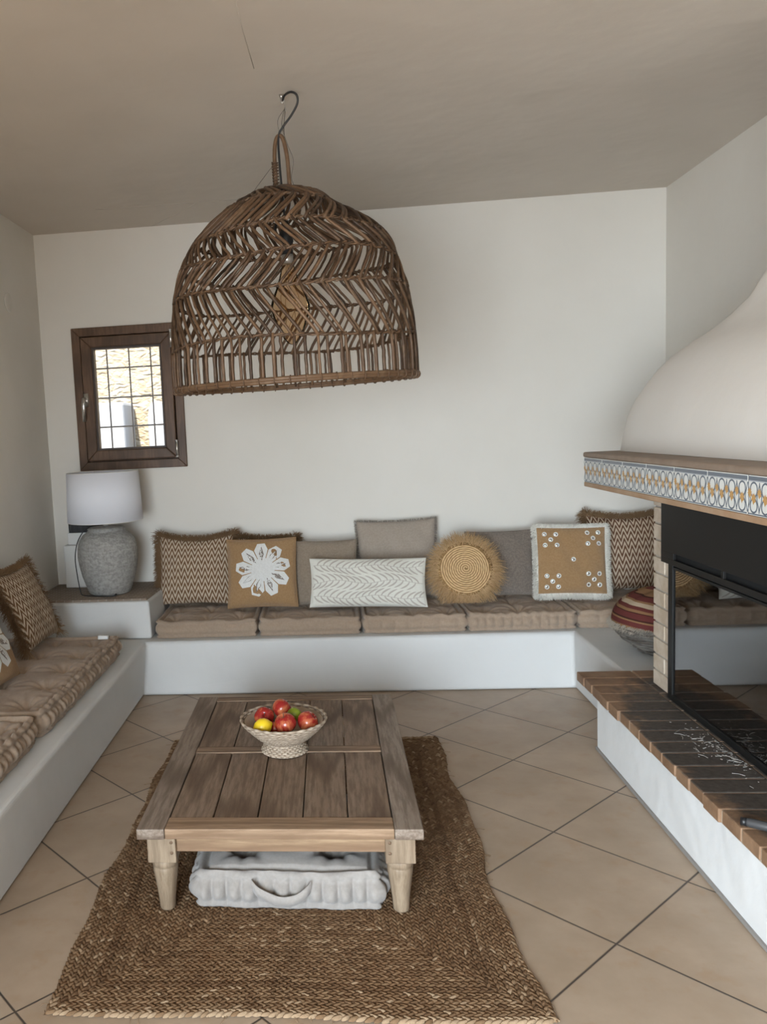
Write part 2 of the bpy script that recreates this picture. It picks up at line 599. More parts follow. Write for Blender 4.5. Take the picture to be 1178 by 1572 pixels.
# ---- corner ledge carrying the lamp
L = thing('masonry_ledge', 'raised whitewashed corner ledge with old brown tiles under the table lamp', 'ledge', (-1.57, 5.38, .335))
b = MB(); b.prism([(-.408, -.34, 0), (.405, -.35, 0), (.42, .05, 0), (.40, .318, 0), (-.408, .318, 0)], [(-.408, -.325, .238), (.392, -.32, .238), (.412, .05, .238), (.395, .318, .238), (-.408, .318, .238)])
b.build('plaster_base', M['bench'], L, smooth=False, bevel=.014, bseg=3)
m = mat('old_brown_tiles', (.25, .18, .13), .75)
t = NT(m); co = t.coord(scale=(1, 1, 1)); br = t.n('ShaderNodeTexBrick')
br.inputs['Scale'].default_value = 9; br.inputs['Color1'].default_value = (.22, .16, .12, 1); br.inputs['Color2'].default_value = (.33, .26, .2, 1); br.inputs['Mortar'].default_value = (.42, .38, .33, 1)
br.inputs['Mortar Size'].default_value = .03
t.l(co, br.inputs['Vector']); nn = t.noise(co, 30, 4)
t.color(t.mix(t.math('MULTIPLY', nn, .6), br.outputs['Color'], (.16, .12, .09))); t.bump(nn, .5, .004)
b = MB(); b.prism([(-.405, -.300, .2385), (.375, -.295, .2385), (.395, .05, .2385), (.38, .316, .2385), (-.405, .316, .2385)], [(-.405, -.296, .250), (.371, -.291, .250), (.391, .05, .250), (.377, .316, .250), (-.405, .316, .250)])
b.build('tile_top', m, L, smooth=False)

# ================================================================== FIREPLACE
F = thing('fireplace', 'whitewashed fireplace with curved hood, patterned tile mantel and brick hearth', 'fireplace', (1.24, 2.87, 0))


def rel(o, loc):
    """keep world coordinates of a child built in world space"""
    o.location = (-loc[0], -loc[1], -loc[2])
    return o


FL = (1.24, 2.87, 0)
b = MB(); b.box(1.24, XR - .002, 1.70, 3.985, .001, .305)
# slightly lumpy base face
rel(b.build('plaster_base', plaster('hearth_whitewash', (.79, .79, .78), (.74, .74, .73), .4), F, smooth=False, bevel=.012, bseg=3), FL)
# hood
sil = [(1.385, 4.127, 1.432), (1.393, 4.113, 1.516), (1.402, 4.096, 1.593), (1.422, 4.059, 1.668), (1.452, 4.004, 1.739),
       (1.478, 3.957, 1.794), (1.514, 3.891, 1.85), (1.558, 3.81, 1.897), (1.596, 3.74, 1.931), (1.632, 3.674, 1.972),
       (1.68, 3.586, 2.044), (1.713, 3.527, 2.134), (1.735, 3.486, 2.209), (1.752, 3.455, 2.32), (1.765, 3.43, 2.5), (1.772, 3.415, 2.75), (1.775, 3.41, 3.038)]
YM = 2.62
vs, fs = [], []
NC = 8
rows = 0
for (x, y, z) in sil:
    d_ = y - YM
    R_ = .05 + .05 * min(1, (z - 1.43) / .5)
    row = [(XR - .002, YM + d_, z)]
    for k in range(12):
        row.append((XR - .002 + (x + R_ - XR) * (k + 1) / 12.0, YM + d_, z))
    for k in range(1, NC + 1):
        a_ = pi / 2 * k / NC
        row.append((x + R_ - R_ * sin(a_), y - R_ + R_ * cos(a_), z))
    for k in range(1, 24):
        row.append((x, (y - R_) + (YM - d_ + R_ - (y - R_)) * k / 24.0, z))
    for k in range(0, NC + 1):
        a_ = pi / 2 * k / NC
        row.append((x + R_ - R_ * cos(a_), YM - d_ + R_ - R_ * sin(a_), z))
    row.append((XR - .002, YM - d_, z))
    n_ = len(row); vs += row; rows += 1
for i in range(rows - 1):
    for k in range(n_ - 1):
        a_ = i * n_ + k
        fs.append((a_, a_ + n_, a_ + n_ + 1, a_ + 1))
b = MB(); b.add(vs, fs)
rel(b.build('hood', M['hood'], F), FL)
# mantel shelf
MY0, MY1, MX = 1.14, 4.19, 1.25
b = MB(); b.box(MX - .006, XR - .002, MY0, MY1 + .004, 1.405, 1.431)
m = mat('mantel_terracotta', (.3, .2, .13), .6)
t = NT(m); co = t.coord(); n1 = t.noise(co, 12, 4)
t.color(t.mix(n1, (.17, .12, .09), (.36, .27, .20))); t.bump(n1, .3, .004)
M['mantelslab'] = m
rel(b.build('mantel_slab', m, F, smooth=False, bevel=.010, bseg=4), FL)
b = MB(); b.box(MX + .0012, XR - .002, MY0, MY1 - .004, 1.285, 1.4045)
rel(b.build('mantel_core', mat('dark_grout', (.10, .08, .06), .9), F, smooth=False), FL)
b = MB(); b.box(MX - .002, XR - .002, MY0, MY1, 1.262, 1.2845)
m = mat('mantel_lower_edge', (.45, .27, .14), .6); t = NT(m); co = t.coord(); n1 = t.noise(co, 9, 4)
t.color(t.mix(n1, (.28, .14, .06), (.52, .38, .26)))
rel(b.build('mantel_edge', m, F, smooth=False, bevel=.004), FL)

M['glaze'] = mat('glazed_white', (.70, .70, .66), .12, spec=.6)
M['gblue'] = mat('glaze_blue', (.13, .15, .18), .2)
M['gblue2'] = mat('glaze_pale_blue', (.34, .37, .42), .15)
M['gorange'] = mat('glaze_orange', (.50, .28, .09), .2)


def make_tile():
    """local: x = along the mantel (0..w), z up (0..h), front face at y=0 looking to -y"""
    w, h = .262, .119
    b = MB(); b.box(0.002, w - .001, 0, .012, 0, h)
    yy = -.0006

    def poly(pts, mi, y_=yy):
        b.add([(p[0], y_, p[1]) for p in pts], [tuple(range(len(pts)))], mi)

    def strip(pts, wd, mi, y_=yy):
        L_, R_ = [], []
        for i, p in enumerate(pts):
            q0, q1 = pts[max(i - 1, 0)], pts[min(i + 1, len(pts) - 1)]
            tx, tz = q1[0] - q0[0], q1[1] - q0[1]
            l_ = max(sqrt(tx * tx + tz * tz), 1e-9)
            L_.append((p[0] - tz / l_ * wd / 2, p[1] + tx / l_ * wd / 2)); R_.append((p[0] + tz / l_ * wd / 2, p[1] - tx / l_ * wd / 2))
        for i in range(len(pts) - 1):
            poly([L_[i], R_[i], R_[i + 1], L_[i + 1]], mi, y_)
    poly([(0.002, h - .015), (w - .002, h - .015), (w - .002, h - .003), (.002, h - .003)], 1)
    poly([(0.002, h - .018), (w - .002, h - .018), (w - .002, h - .0155), (.002, h - .0155)], 2)
    poly([(0.002, .002), (w - .002, .002), (w - .002, .006), (.002, .006)], 1)
    n_ = 4
    u = w / n_
    z0, z1 = .008, h - .020
    zm = (z0 + z1) / 2
    for k in range(n_):
        cx_ = (k + .5) * u
        # tall upper oval and lower oval, bound by two crossing scrolls
        for (cc, zc, rx, rz) in ((cx_, z0 + .74 * (z1 - z0), u * .30, .25 * (z1 - z0)), (cx_, z0 + .24 * (z1 - z0), u * .30, .235 * (z1 - z0))):
            strip([(cc + rx * cos(q) * (1 - .12 * sin(q) * (1 if zc < zm else -1)), zc + rz * sin(q)) for q in [2 * pi * i / 20 for i in range(21)]], .0058, 1)
        # scroll lines joining ovals at the sides
        for sgn in (-1, 1):
            strip([(cx_ + sgn * (u * .5 - u * .2 * sin(pi * i / 14.0) ** 2 * 1.0), z0 + (z1 - z0) * i / 14.0) for i in range(15)], .0042, 1, -.0009)
        # orange palmettes, alternating height
        for (cc, zc, s) in ((cx_ - u * .5 + (0.010 if k == 0 else 0), zm + .014, .0135), (cx_, zm - .003, .0155)):
            pts = []
            for i in range(14):
                q = pi * (-.15) + 1.3 * pi * i / 13.0
                r_ = s * (1.0 if i % 2 == 0 else .62)
                pts.append((cc + r_ * cos(q), zc + r_ * sin(q) * 1.15))
            pts += [(cc - s * .25, zc - s * .9), (cc, zc - s * 1.3), (cc + s * .25, zc - s * .9)]
            b.add([(cc, -.0012, zc)] + [(p[0], -.0012, p[1]) for p in pts], [(0, i + 1, (i + 1) % len(pts) + 1) for i in range(len(pts))], 3)
    return b


tb = make_tile()
tile0 = None
y = MY1 - .002
for k in range(11):
    if tile0 is None:
        tile0 = tb.build('glazed_tile', [M['glaze'], M['gblue'], M['gblue2'], M['gorange']], F, smooth=False)
        o = tile0
    else:
        o = tile0.copy(); COL.objects.link(o); o.parent = F
    # local +x -> world -y ; local -y (front) -> world -x
    o.matrix_local = Matrix.Translation((MX - FL[0], y - FL[1], 1.2855)) @ Matrix.Rotation(-pi / 2, 4, 'Z')
    y -= .2655

# brick pillars (far one in view, near one out of frame)
m = mat('cream_brick', (.5, .4, .3), .8)
t = NT(m); co = t.coord(); n1 = t.noise(co, 14, 4); n2 = t.noise(co, 60, 3)
t.color(t.mix(t.ramp(n1, [(.35, (0, 0, 0)), (.7, (1, 1, 1))]), (.46, .36, .26), (.62, .53, .43))); t.bump(n2, .4, .003)
M['brick_cream'] = m
M['mortar'] = plaster('grey_mortar_joint', (.36, .32, .27), (.42, .38, .33))


def brick_pillar(y0, y1):
    b = MB()
    x0, x1, z0, z1 = 1.46, 1.80, .357, 1.261
    b.box(x0 + .006, x1, y0 + .006, y1 - .006, z0, z1, 1)
    n_ = 12
    hh = (z1 - z0) / n_
    ym = y0 + (y1 - y0) * .28
    for k in range(n_):
        za, zb = z0 + k * hh + .004, z0 + (k + 1) * hh - .004
        if k % 2 == 0:
            b.box(x0, x0 + .12, y0, y1, za, zb, 0)
        else:
            b.box(x0, x0 + .12, y0, ym - .004, za, zb, 0); b.box(x0, x0 + .12, ym + .004, y1, za, zb, 0)
        b.box(x0 + .128, x1 - .002, y0, y1, za, zb, 0)
    return rel(b.build('brick_pillar', [M['brick_cream'], M['mortar']], F, smooth=False, bevel=.003), FL)


brick_pillar(3.70, 3.875)
brick_pillar(1.70, 1.85)
# firebox behind the insert
b = MB()
b.box(2.02, XR - .002, 1.85, 3.70, .357, 1.26); b.box(1.80, 2.02, 3.50, 3.70, .357, 1.26); b.box(1.80, 2.02, 1.85, 2.0, .357, 1.26)
M['soot'] = mat('soot', (.02, .019, .018), .9)
rel(b.build('firebox', M['soot'], F, smooth=False), FL)

# hearth bricks
def hearth_mat(name, ca, cb, cd, zt):
    m = mat(name, ca, .6, spec=.35)
    t = NT(m)
    tc = t.n('ShaderNodeTexCoord')
    x, y, z = t.sep(tc.outputs['Object'])
    n1 = t.noise(tc.outputs['Object'], 7, 5, .65); n2 = t.noise(tc.outputs['Object'], 45, 4)
    c = t.mix(t.ramp(n1, [(.3, (0, 0, 0)), (.72, (1, 1, 1))]), ca, cb)
    c = t.mix(t.math('MULTIPLY', n2, .4), c, cd)
    # soot stain lying on the hearth in front of the fire, ragged outline
    ex = t.math('MULTIPLY', t.math('SUBTRACT', x, 1.50), 2.55)
    ey = t.math('MULTIPLY', t.math('SUBTRACT', y, 3.05), 1.08)
    rr = t.math('SQRT', t.math('ADD', t.math('MULTIPLY', ex, ex), t.math('MULTIPLY', ey, ey)))
    rr = t.math('ADD', rr, t.math('MULTIPLY', t.math('SUBTRACT', n1, .5), 1.0))
    k_ = t.ramp(rr, [(.78, (1, 1, 1)), (1.12, (0, 0, 0))])
    up = t.math('GREATER_THAN', z, zt)
    sc = t.ramp(n2, [(.3, (.030, .027, .025)), (.75, (.085, .075, .066))])
    c = t.mix(t.math('MULTIPLY', t.math('MULTIPLY', k_, up), .93), c, sc)
    t.color(c)
    t.bump(n2, .45, .004)
    return m


m = hearth_mat('hearth_brick', (.16, .085, .045), (.36, .225, .135), (.16, .09, .05), .352)
M['hearthmortar'] = hearth_mat('hearth_mortar', (.42, .34, .26), (.55, .47, .38), (.3, .24, .18), .348)
M['hearthbrick'] = m
b = MB(); b.box(1.188, XR - .004, 1.70, 4.085, .3055, .350, 1)
gaps = [4.09]
while gaps[-1] > 1.70:
    gaps.append(gaps[-1] - random.uniform(.108, .132))
random.seed(3)
for i in range(len(gaps) - 1):
    ya, yb = gaps[i + 1] + .005, gaps[i] - .005
    j = random.uniform(-.006, .006)
    b.box(1.180 + j, 1.432, ya, yb, .311 + random.uniform(-.003, .003), .3555, 0)
    b.box(1.438, 1.66, ya, yb, .311, .3555, 0)
    b.box(1.666, 1.9, ya, yb, .311, .3555, 0)
rel(b.build('brick_hearth', [M['hearthbrick'], M['hearthmortar']], F, smooth=False, bevel=.004), FL)

# fire insert
I = thing('fire_insert', 'black metal fireplace insert with a wide glass door and air slots', 'fireplace insert', (1.45, 2.85, .357))
IL = (1.45, 2.85, .357)
M['blackmetal'] = mat('black_enamel', (.011, .0105, .010), .5, spec=.2)
M['slot'] = mat('slot_black', (.002, .002, .002), .9)
b = MB()
x0 = 1.448
IY0, IY1 = 1.855, 3.665
# surround plate assembled round real air slots
PY0, PY1 = 1.83, 3.73
zs0, zs1 = .980, 1.008
b.box(x0 - .012, x0, PY0, PY1, zs1, 1.2595)
b.box(x0 - .012, x0, PY0, PY1, .955, zs0)
for ya, yb in ((3.60, PY1), (3.155, 3.175), (2.72, 2.74), (2.285, 2.305), (PY0, 1.90)):
    b.box(x0 - .012, x0, ya, yb, zs0, zs1)
rel(b.build('top_plate', M['blackmetal'], I, smooth=False, bevel=.0015), IL)
b = MB(); b.box(x0 + .012, x0 + .02, 1.9, 3.66, .90, 1.04)
rel(b.build('air_slot', M['slot'], I, smooth=False), IL)
b = MB()
b.box(x0 - .006, x0 + .012, 3.622, 3.667, .358, .954); b.box(x0 - .006, x0 + .012, IY0, 1.90, .358, .954)
b.box(x0 - .006, x0 + .012, 1.90, 3.622, .358, .385)
b.box(x0 - .004, x0 + .006, 1.90, 3.622, .936, .947)
rel(b.build('door_frame', M['blackmetal'], I, smooth=False, bevel=.002), IL)
m = mat('fire_glass', (.02, .02, .02), .03)
t = NT(m)
tr = t.n('ShaderNodeBsdfTransparent'); tr.inputs[0].default_value = (.45, .45, .46, 1)
gl = t.n('ShaderNodeBsdfGlossy')
co = t.coord(); nz = t.noise(co, 14, 5, .7)
fr = t.n('ShaderNodeFresnel'); fr.inputs[0].default_value = 1.75
t.l(t.ramp(nz, [(.55, (.01,) * 3), (.8, (.12,) * 3)]), gl.inputs['Roughness'])
mx = t.n('ShaderNodeMixShader'); t.l(t.math('MINIMUM', t.math('MULTIPLY', fr.outputs[0], 1.6), .9), mx.inputs[0]); t.l(tr.outputs[0], mx.inputs[1]); t.l(gl.outputs[0], mx.inputs[2])
t.l(mx.outputs[0], t.t.nodes['Material Output'].inputs[0])
b = MB(); b.box(x0 + .001, x0 + .005, 1.90, 3.622, .385, .936)
rel(b.build('door_glass', m, I, smooth=False), IL)
b = MB()   # cast inner box, five walls
b.box(1.46, 1.99, 3.56, 3.60, .36, .93); b.box(1.46, 1.99, 1.92, 1.96, .36, .93)
b.box(1.97, 2.0, 1.96, 3.56, .36, .93); b.box(1.47, 1.99, 1.96, 3.56, .358, .372); b.box(1.47, 1.99, 1.96, 3.56, .93, .945)
rel(b.build('inner_box', M['soot'], I, smooth=False), IL)

# ash and splinters on the hearth
random.seed(11)
b = MB()
for i in range(170):
    q = random.gauss(0, 1)
    yy = 3.06 + random.gauss(0, .11) + (.1 if i % 5 == 0 else 0); xx = min(1.43, 1.425 - abs(random.gauss(0, .045)))
    s = random.uniform(.0012, .0038); a_ = random.uniform(0, pi)
    l_ = s * random.choice([1, 1, 2.5])
    Mx = Matrix.Translation((xx, yy, .3565)) @ Matrix.Rotation(a_, 4, 'Z') @ Matrix.Rotation(random.uniform(-.3, .3), 4, 'X')
    b.box(-l_, l_, -s * .5, s * .5, 0, s * .45, 0 if random.random() < .75 else 1, Mx)
for i in range(14):
    xx, yy, a_ = random.uniform(1.30, 1.42), random.uniform(2.85, 3.3), random.uniform(0, pi)
    b.tube([(xx - .02 * cos(a_), yy - .02 * sin(a_), .3575), (xx, yy, .359), (xx + .02 * cos(a_ + .3), yy + .02 * sin(a_ + .3), .3575)], .001, 4, mat=0)
o = tag(b.build('ash_crumbs', [mat('pale_ash', (.30, .28, .255), .9), mat('dark_ash', (.05, .045, .04), .9)], smooth=False), 'scattered pale ash crumbs and splinters on the sooty hearth', 'ash')
o['kind'] = 'stuff'

# dark fire tool at the edge of the hearth
T = thing('fire_tool', 'black and grey handled fire tool lying near the hearth edge', 'tool', (1.26, 2.44, .357), (0, 0, radians(-22)))
b = MB()
b.tube([(-.075 + .02 * 0, .02, .013), (-.06, .017, .014), (.0, .0, .015), (.09, -.02, .015), (.17, -.035, .013)], [.009, .0135, .0145, .0145, .011], 12)
b.build('grip', mat('dark_grey_rubber', (.05, .05, .052), .4), T)
b = MB(); b.tube([(-.082, .022, .013), (-.066, .0185, .0135)], [.0125, .0130], 12); b.build('end_cap', M['black'], T)
b = MB(); b.tube([(.15, -.033, .013), (.19, -.037, .012)], .004, 8); b.build('shaft', M['blackmetal'], T)

# ================================================================== SOFT FURNISHING HELPERS
def mattress_mb(L_, Wd, H, tx, ty, pleat=.05, pleat_amp=.008, puff=.018, tuft=.03, seed=0, top_pleat=.0, res=.0065):
    """box cushion: centre at origin, base z=0; rolled edges, tufts, pleated sides"""
    rnd = random.Random(seed)
    nx, ny = max(24, int(L_ / res)), max(24, int(Wd / res))
    b = MB()
    hx, hy = L_ / 2, Wd / 2
    tufts = [((i + .5) / tx * L_ - hx, (j + .5) / ty * Wd - hy) for i in range(tx) for j in range(ty)]
    ph = [rnd.uniform(0, 6.28) for _ in range(8)]

    def shape(x, y):
        u, v = x / hx, y / hy
        k = .022
        return x * (1 - k * abs(v) ** 6) - 0, y * (1 - k * abs(u) ** 6)

    def top(x, y):
        e_ = min(hx - abs(x), hy - abs(y))
        z = H - .010 + puff * (1 - abs(x / hx) ** 5) * (1 - abs(y / hy) ** 5)
        if e_ < .016:
            z = H + .004 * sin(pi * e_ / .016)
        elif e_ < .035:
            z -= .010 * sin(pi * (e_ - .016) / .019)
        for (a_, c_) in tufts:
            dx, dy = x - a_, y - c_
            r2 = dx * dx + dy * dy
            z -= tuft * exp(-r2 / (2 * .032 ** 2)) + tuft * .35 * exp(-r2 / (2 * .09 ** 2))
            r_ = sqrt(r2)
            if .01 < r_ < .16:
                an = math.atan2(dy, dx)
                z += .0060 * sin(an * 9 + ph[int((a_ * 7 + c_ * 3) * 10) % 8]) * (1 - r_ / .16) * min(1, r_ / .03)
        # gathers running in from the long edges
        ey = hy - abs(y)
        if ey < .12 and pleat > 0:
            z += top_pleat * sin(2 * pi * x / (pleat * 1.25) + ph[0]) * (1 - ey / .12)
        z += .0025 * sin(x * 17 + ph[1]) * sin(y * 13 + ph[2])
        return z
    idx = {}
    vs = []
    for j in range(ny + 1):
        for i in range(nx + 1):
            x, y = -hx + L_ * i / nx, -hy + Wd * j / ny
            xx, yy = shape(x, y)
            wob = .003 * sin(x * 40 + ph[3]) + .003 * sin(y * 37 + ph[4])
            idx[(i, j)] = len(vs)
            vs.append((xx, yy + (wob if j in (0, ny) else 0), top(x, y)))
    fs = [(idx[i, j], idx[i + 1, j], idx[i + 1, j + 1], idx[i, j + 1]) for j in range(ny) for i in range(nx)]
    per = [(i, 0) for i in range(nx)] + [(nx, j) for j in range(ny)] + [(i, ny) for i in range(nx, 0, -1)] + [(0, j) for j in range(ny, 0, -1)]
    NL = 12
    prev = [idx[p] for p in per]
    s_acc = 0
    ss = []
    for q, p in enumerate(per):
        ss.append(s_acc)
        s_acc += L_ / nx if p[1] in (0, ny) and not (p[0] == nx and p[1] == 0) else Wd / ny
    for l in range(1, NL + 1):
        tt = l / NL
        ring = []
        for q, p in enumerate(per):
            bx, by, _ = vs[idx[p]]
            i, j = p
            nxn = -1 if i == 0 else (1 if i == nx else 0)
            nyn = -1 if j == 0 else (1 if j == ny else 0)
            ln = sqrt(nxn * nxn + nyn * nyn)
            nxn, nyn = nxn / ln, nyn / ln
            mid = sin(pi * tt)
            roll = exp(-((tt - .07) / .07) ** 2) + exp(-((tt - .93) / .07) ** 2)
            groove = exp(-((tt - .2) / .05) ** 2) + exp(-((tt - .8) / .05) ** 2)
            pl = abs(sin(pi * ss[q] / pleat + .6 * sin(ss[q] * 9 + ph[5]))) ** .6 if pleat > 0 else 1
            off = .010 * roll - .012 * groove + mid * .006 + mid ** 1.6 * pleat_amp * pl + .0022 * sin(ss[q] * 170) * roll
            z = (1 - tt) * vs[idx[p]][2] + tt * 0.0
            ring.append(len(vs))
            vs.append((bx + nxn * off, by + nyn * off, max(z, 0)))
        for q in range(len(per)):
            r_ = (q + 1) % len(per)
            fs.append((prev[q], ring[q], ring[r_], prev[r_]))
        prev = ring
    fs.append(tuple(reversed(prev)))
    b.add(vs, fs)
    return b, tufts, top


def mattress(label, cx_, cy_, z, L_, Wd, H, tx, ty, m, rotz=0, group=None, name='seat_cushion', **kw):
    b, tufts, top = mattress_mb(L_, Wd, H, tx, ty, **kw)
    root = thing(name, label, 'cushion', (cx_, cy_, z), (0, 0, rotz), group)
    b.build('mattress', m, root)
    for (a_, c_) in tufts:
        bb = MB(); zz = top(a_, c_)
        bb.lathe([(.001, .006), (.006, .006), (.011, .002), (.012, -.002)][::-1], 10, (a_, c_, zz))
        bb.build('tuft_button', m, root)
    return root


# back bench seat cushions, left to right
SG = 'tufted seat cushions along the back bench'
xs = [(-1.142, -.486), (-.480, .161), (.169, .806), (.812, 1.458), (1.466, 2.10)]
lab = ['beige tufted seat cushion beside the lamp ledge, leftmost on the back bench',
       'beige tufted seat cushion second from the lamp ledge, below the taupe and leaf pillows',
       'beige tufted seat cushion third from the lamp ledge, in front of the straw disc pillow',
       'beige tufted seat cushion under the shell-disc pillow, fourth from the lamp ledge',
       'beige tufted seat cushion in the right corner, partly behind the striped textile bowl']
for i, ((xa, xb), lb) in enumerate(zip(xs, lab)):
    mattress(lb, (xa + xb) / 2, 5.345, .334, xb - xa - .02, .62, .112, 3, 3, M['cushion'], 0, SG, seed=i, pleat=[.16, .14, .095, .052, .10][i], pleat_amp=[.010, .012, .018, .024, .016][i], puff=.022, tuft=.032, top_pleat=.004)
# left bench
LG = 'long tufted mattresses on the left bench'
mattress('long beige tufted mattress at the far end of the left bench, below the lamp ledge', -1.62, 3.995, .334, 1.33, .68, .118, 5, 3, M['cushion'], pi / 2, LG, seed=11, pleat=.050, pleat_amp=.024, top_pleat=.004, tuft=.034)
mattress('long beige tufted mattress nearest the camera on the left bench', -1.63, 2.62, .334, 1.33, .68, .118, 5, 3, M['cushion'], pi / 2, LG, seed=12, pleat=.054, pleat_amp=.024, top_pleat=.004, tuft=.034)


# ------------------------------------------------------------------ pillows
def psurf(W_, H_, T_, pinch=.06, sag=0.0, seed=0, power=.42):
    rnd = random.Random(seed)
    p = [rnd.uniform(0, 6.28) for _ in range(6)]

    def P(u, v, side=1, off=0.0):
        """u,v in -1..1 ; returns local x, y(up), z(out)"""
        x = W_ / 2 * u * (1 - pinch * (1 - v * v) * abs(u))
        y = H_ / 2 * v * (1 - pinch * (1 - u * u) * abs(v))
        y -= sag * (1 - u * u) * max(0, v) ** 2
        e_ = max(0.0, (1 - u * u) * (1 - v * v))
        z = T_ / 2 * e_ ** power
        z *= 1 + .12 * (-v)
        z += .006 * sin(u * 5 + p[0]) * sin(v * 4 + p[1]) * min(1, e_ * 3) + .0025 * sin(u * 11 + v * 7 + p[2]) * min(1, e_ * 3)
        return Vector((x, y + H_ / 2, side * (z + off)))
    return P


def pillow_mb(P, n=40, fm=0, bm=0):
    b = MB()
    b.grid(lambda u, v: P(2 * u - 1, 2 * v - 1, 1), n, n, fm)
    b.grid(lambda u, v: P(2 * u - 1, 2 * v - 1, -1, .0005), n, n, bm, flip=True)
    return b


def fringe_mb(P, W_, H_, length, count, r=.0013, spread=.35, seed=0, droop=.2, corner=0.0, sides=(0, 1, 2, 3)):
    rnd = random.Random(seed)
    b = MB()
    for i in range(count):
        s = rnd.uniform(0, 4)
        k = min(3, int(s)); f = (s - k) * 2 - 1
        if k not in sides:
            continue
        u, v, nx_, ny_ = [(f, 1, 0, 1), (1, -f, 1, 0), (-f, -1, 0, -1), (-1, f, -1, 0)][k]
        base = P(u * .985 if abs(u) == 1 else u, v * .985 if abs(v) == 1 else v, 1)
        base.z = rnd.uniform(-.006, .006)
        cc = max(0, abs(f) - .86) / .14
        d_ = Vector((nx_ + (u * cc * .8 if nx_ == 0 else 0), ny_ + (v * cc * .8 if ny_ == 0 else 0), 0)).normalized()
        d_ += Vector((rnd.gauss(0, spread), rnd.gauss(0, spread), rnd.gauss(0, spread * 1.2)))
        d_.normalize()
        l_ = length * rnd.uniform(.7, 1.1) * (1 + corner * cc)
        p1 = base + d_ * l_ * .55
        p2 = base + d_ * l_ + Vector((0, -droop * l_, 0))
        b.tube([base, p1, p2], [r, r, r * .5], 3, caps=False)
    return b


def pmat(xc, yb, zb, lean, yaw=0, roll=0, side=None):
    """base-centre placement; faces -Y by default; lean backwards in degrees"""
    return Matrix.Translation((xc, yb, zb)) @ Matrix.Rotation(radians(yaw), 4, 'Z') @ Matrix.Rotation(radians(90 - lean), 4, 'X') @ Matrix.Rotation(radians(roll), 4, 'Z')


def piping(P, m, root, r=.0035, name='piping'):
    b = MB()
    pts = []
    n_ = 30
    for k in range(4):
        for i in range(n_):
            f = 2 * i / n_ - 1
            u, v = [(f, 1), (1, -f), (-f, -1), (-1, f)][k]
            q = P(u, v); q.z = 0
            pts.append(q)
    b.tube(pts, r, 6, closed=True)
    return b.build(name, m, root)


def leaf_strip(b, P, pts, widths, mi, off=.0012):
    """ribbon following the pillow surface; pts in u,v"""
    L_, R_ = [], []
    for i, p in enumerate(pts):
        q0, q1 = pts[max(i - 1, 0)], pts[min(i + 1, len(pts) - 1)]
        tx, ty = q1[0] - q0[0], q1[1] - q0[1]
        l_ = max(sqrt(tx * tx + ty * ty), 1e-9)
        w = widths[i] / 2
        cl = lambda a_: max(-.97, min(.97, a_))
        L_.append(P(cl(p[0] - ty / l_ * w), cl(p[1] + tx / l_ * w * 2.6), 1, off)); R_.append(P(cl(p[0] + ty / l_ * w), cl(p[1] - tx / l_ * w * 2.6), 1, off))
    n_ = len(pts)
    b.add(L_ + R_, [(i, n_ + i, n_ + i + 1, i + 1) for i in range(n_ - 1)], mi)


ZS = .462   # top of seat cushions
CG = 'chevron knit pillows with brown fringe'


def chevron_pillow(label, Mx, W_=.52, H_=.50, T_=.15, m='chev', seed=1, sag=.02, n=3800, group=CG, fl=.056):
    root = thing('chevron_pillow', label, 'pillow', M=Mx, group=group)
    P = psurf(W_, H_, T_, .05, sag, seed)
    pillow_mb(P).build('cover', M[m], root)
    fringe_mb(P, W_, H_, fl, n, .0017, .5, seed, corner=.3, sides=(0, 1, 3)).build('fringe', M['fringe_brown'], root)
    return root


# behind: mostly hidden fringed pillow between the first two
chevron_pillow('brown fringed pillow mostly hidden, only its top edge showing behind the white-flower pillow', pmat(-.475, 5.56, ZS + .012, 6, 0, -3), .41, .415, .08, seed=5, sag=.01, n=2600)
chevron_pillow('chevron knit pillow with brown fringe leaning beside the lamp ledge', pmat(-.93, 5.42, ZS + .006, 14, 0, -.5), .515, .475, .14, seed=1, sag=.03)
chevron_pillow('dark chevron knit pillow with brown fringe in the right corner by the brick pillar', pmat(1.90, 5.47, ZS + .008, 10, -2, 0), .48, .50, .15, 'chev2', seed=3, sag=.02)

# tan pillow with white patchwork flower
FG = 'tan pillows with white patchwork flower'


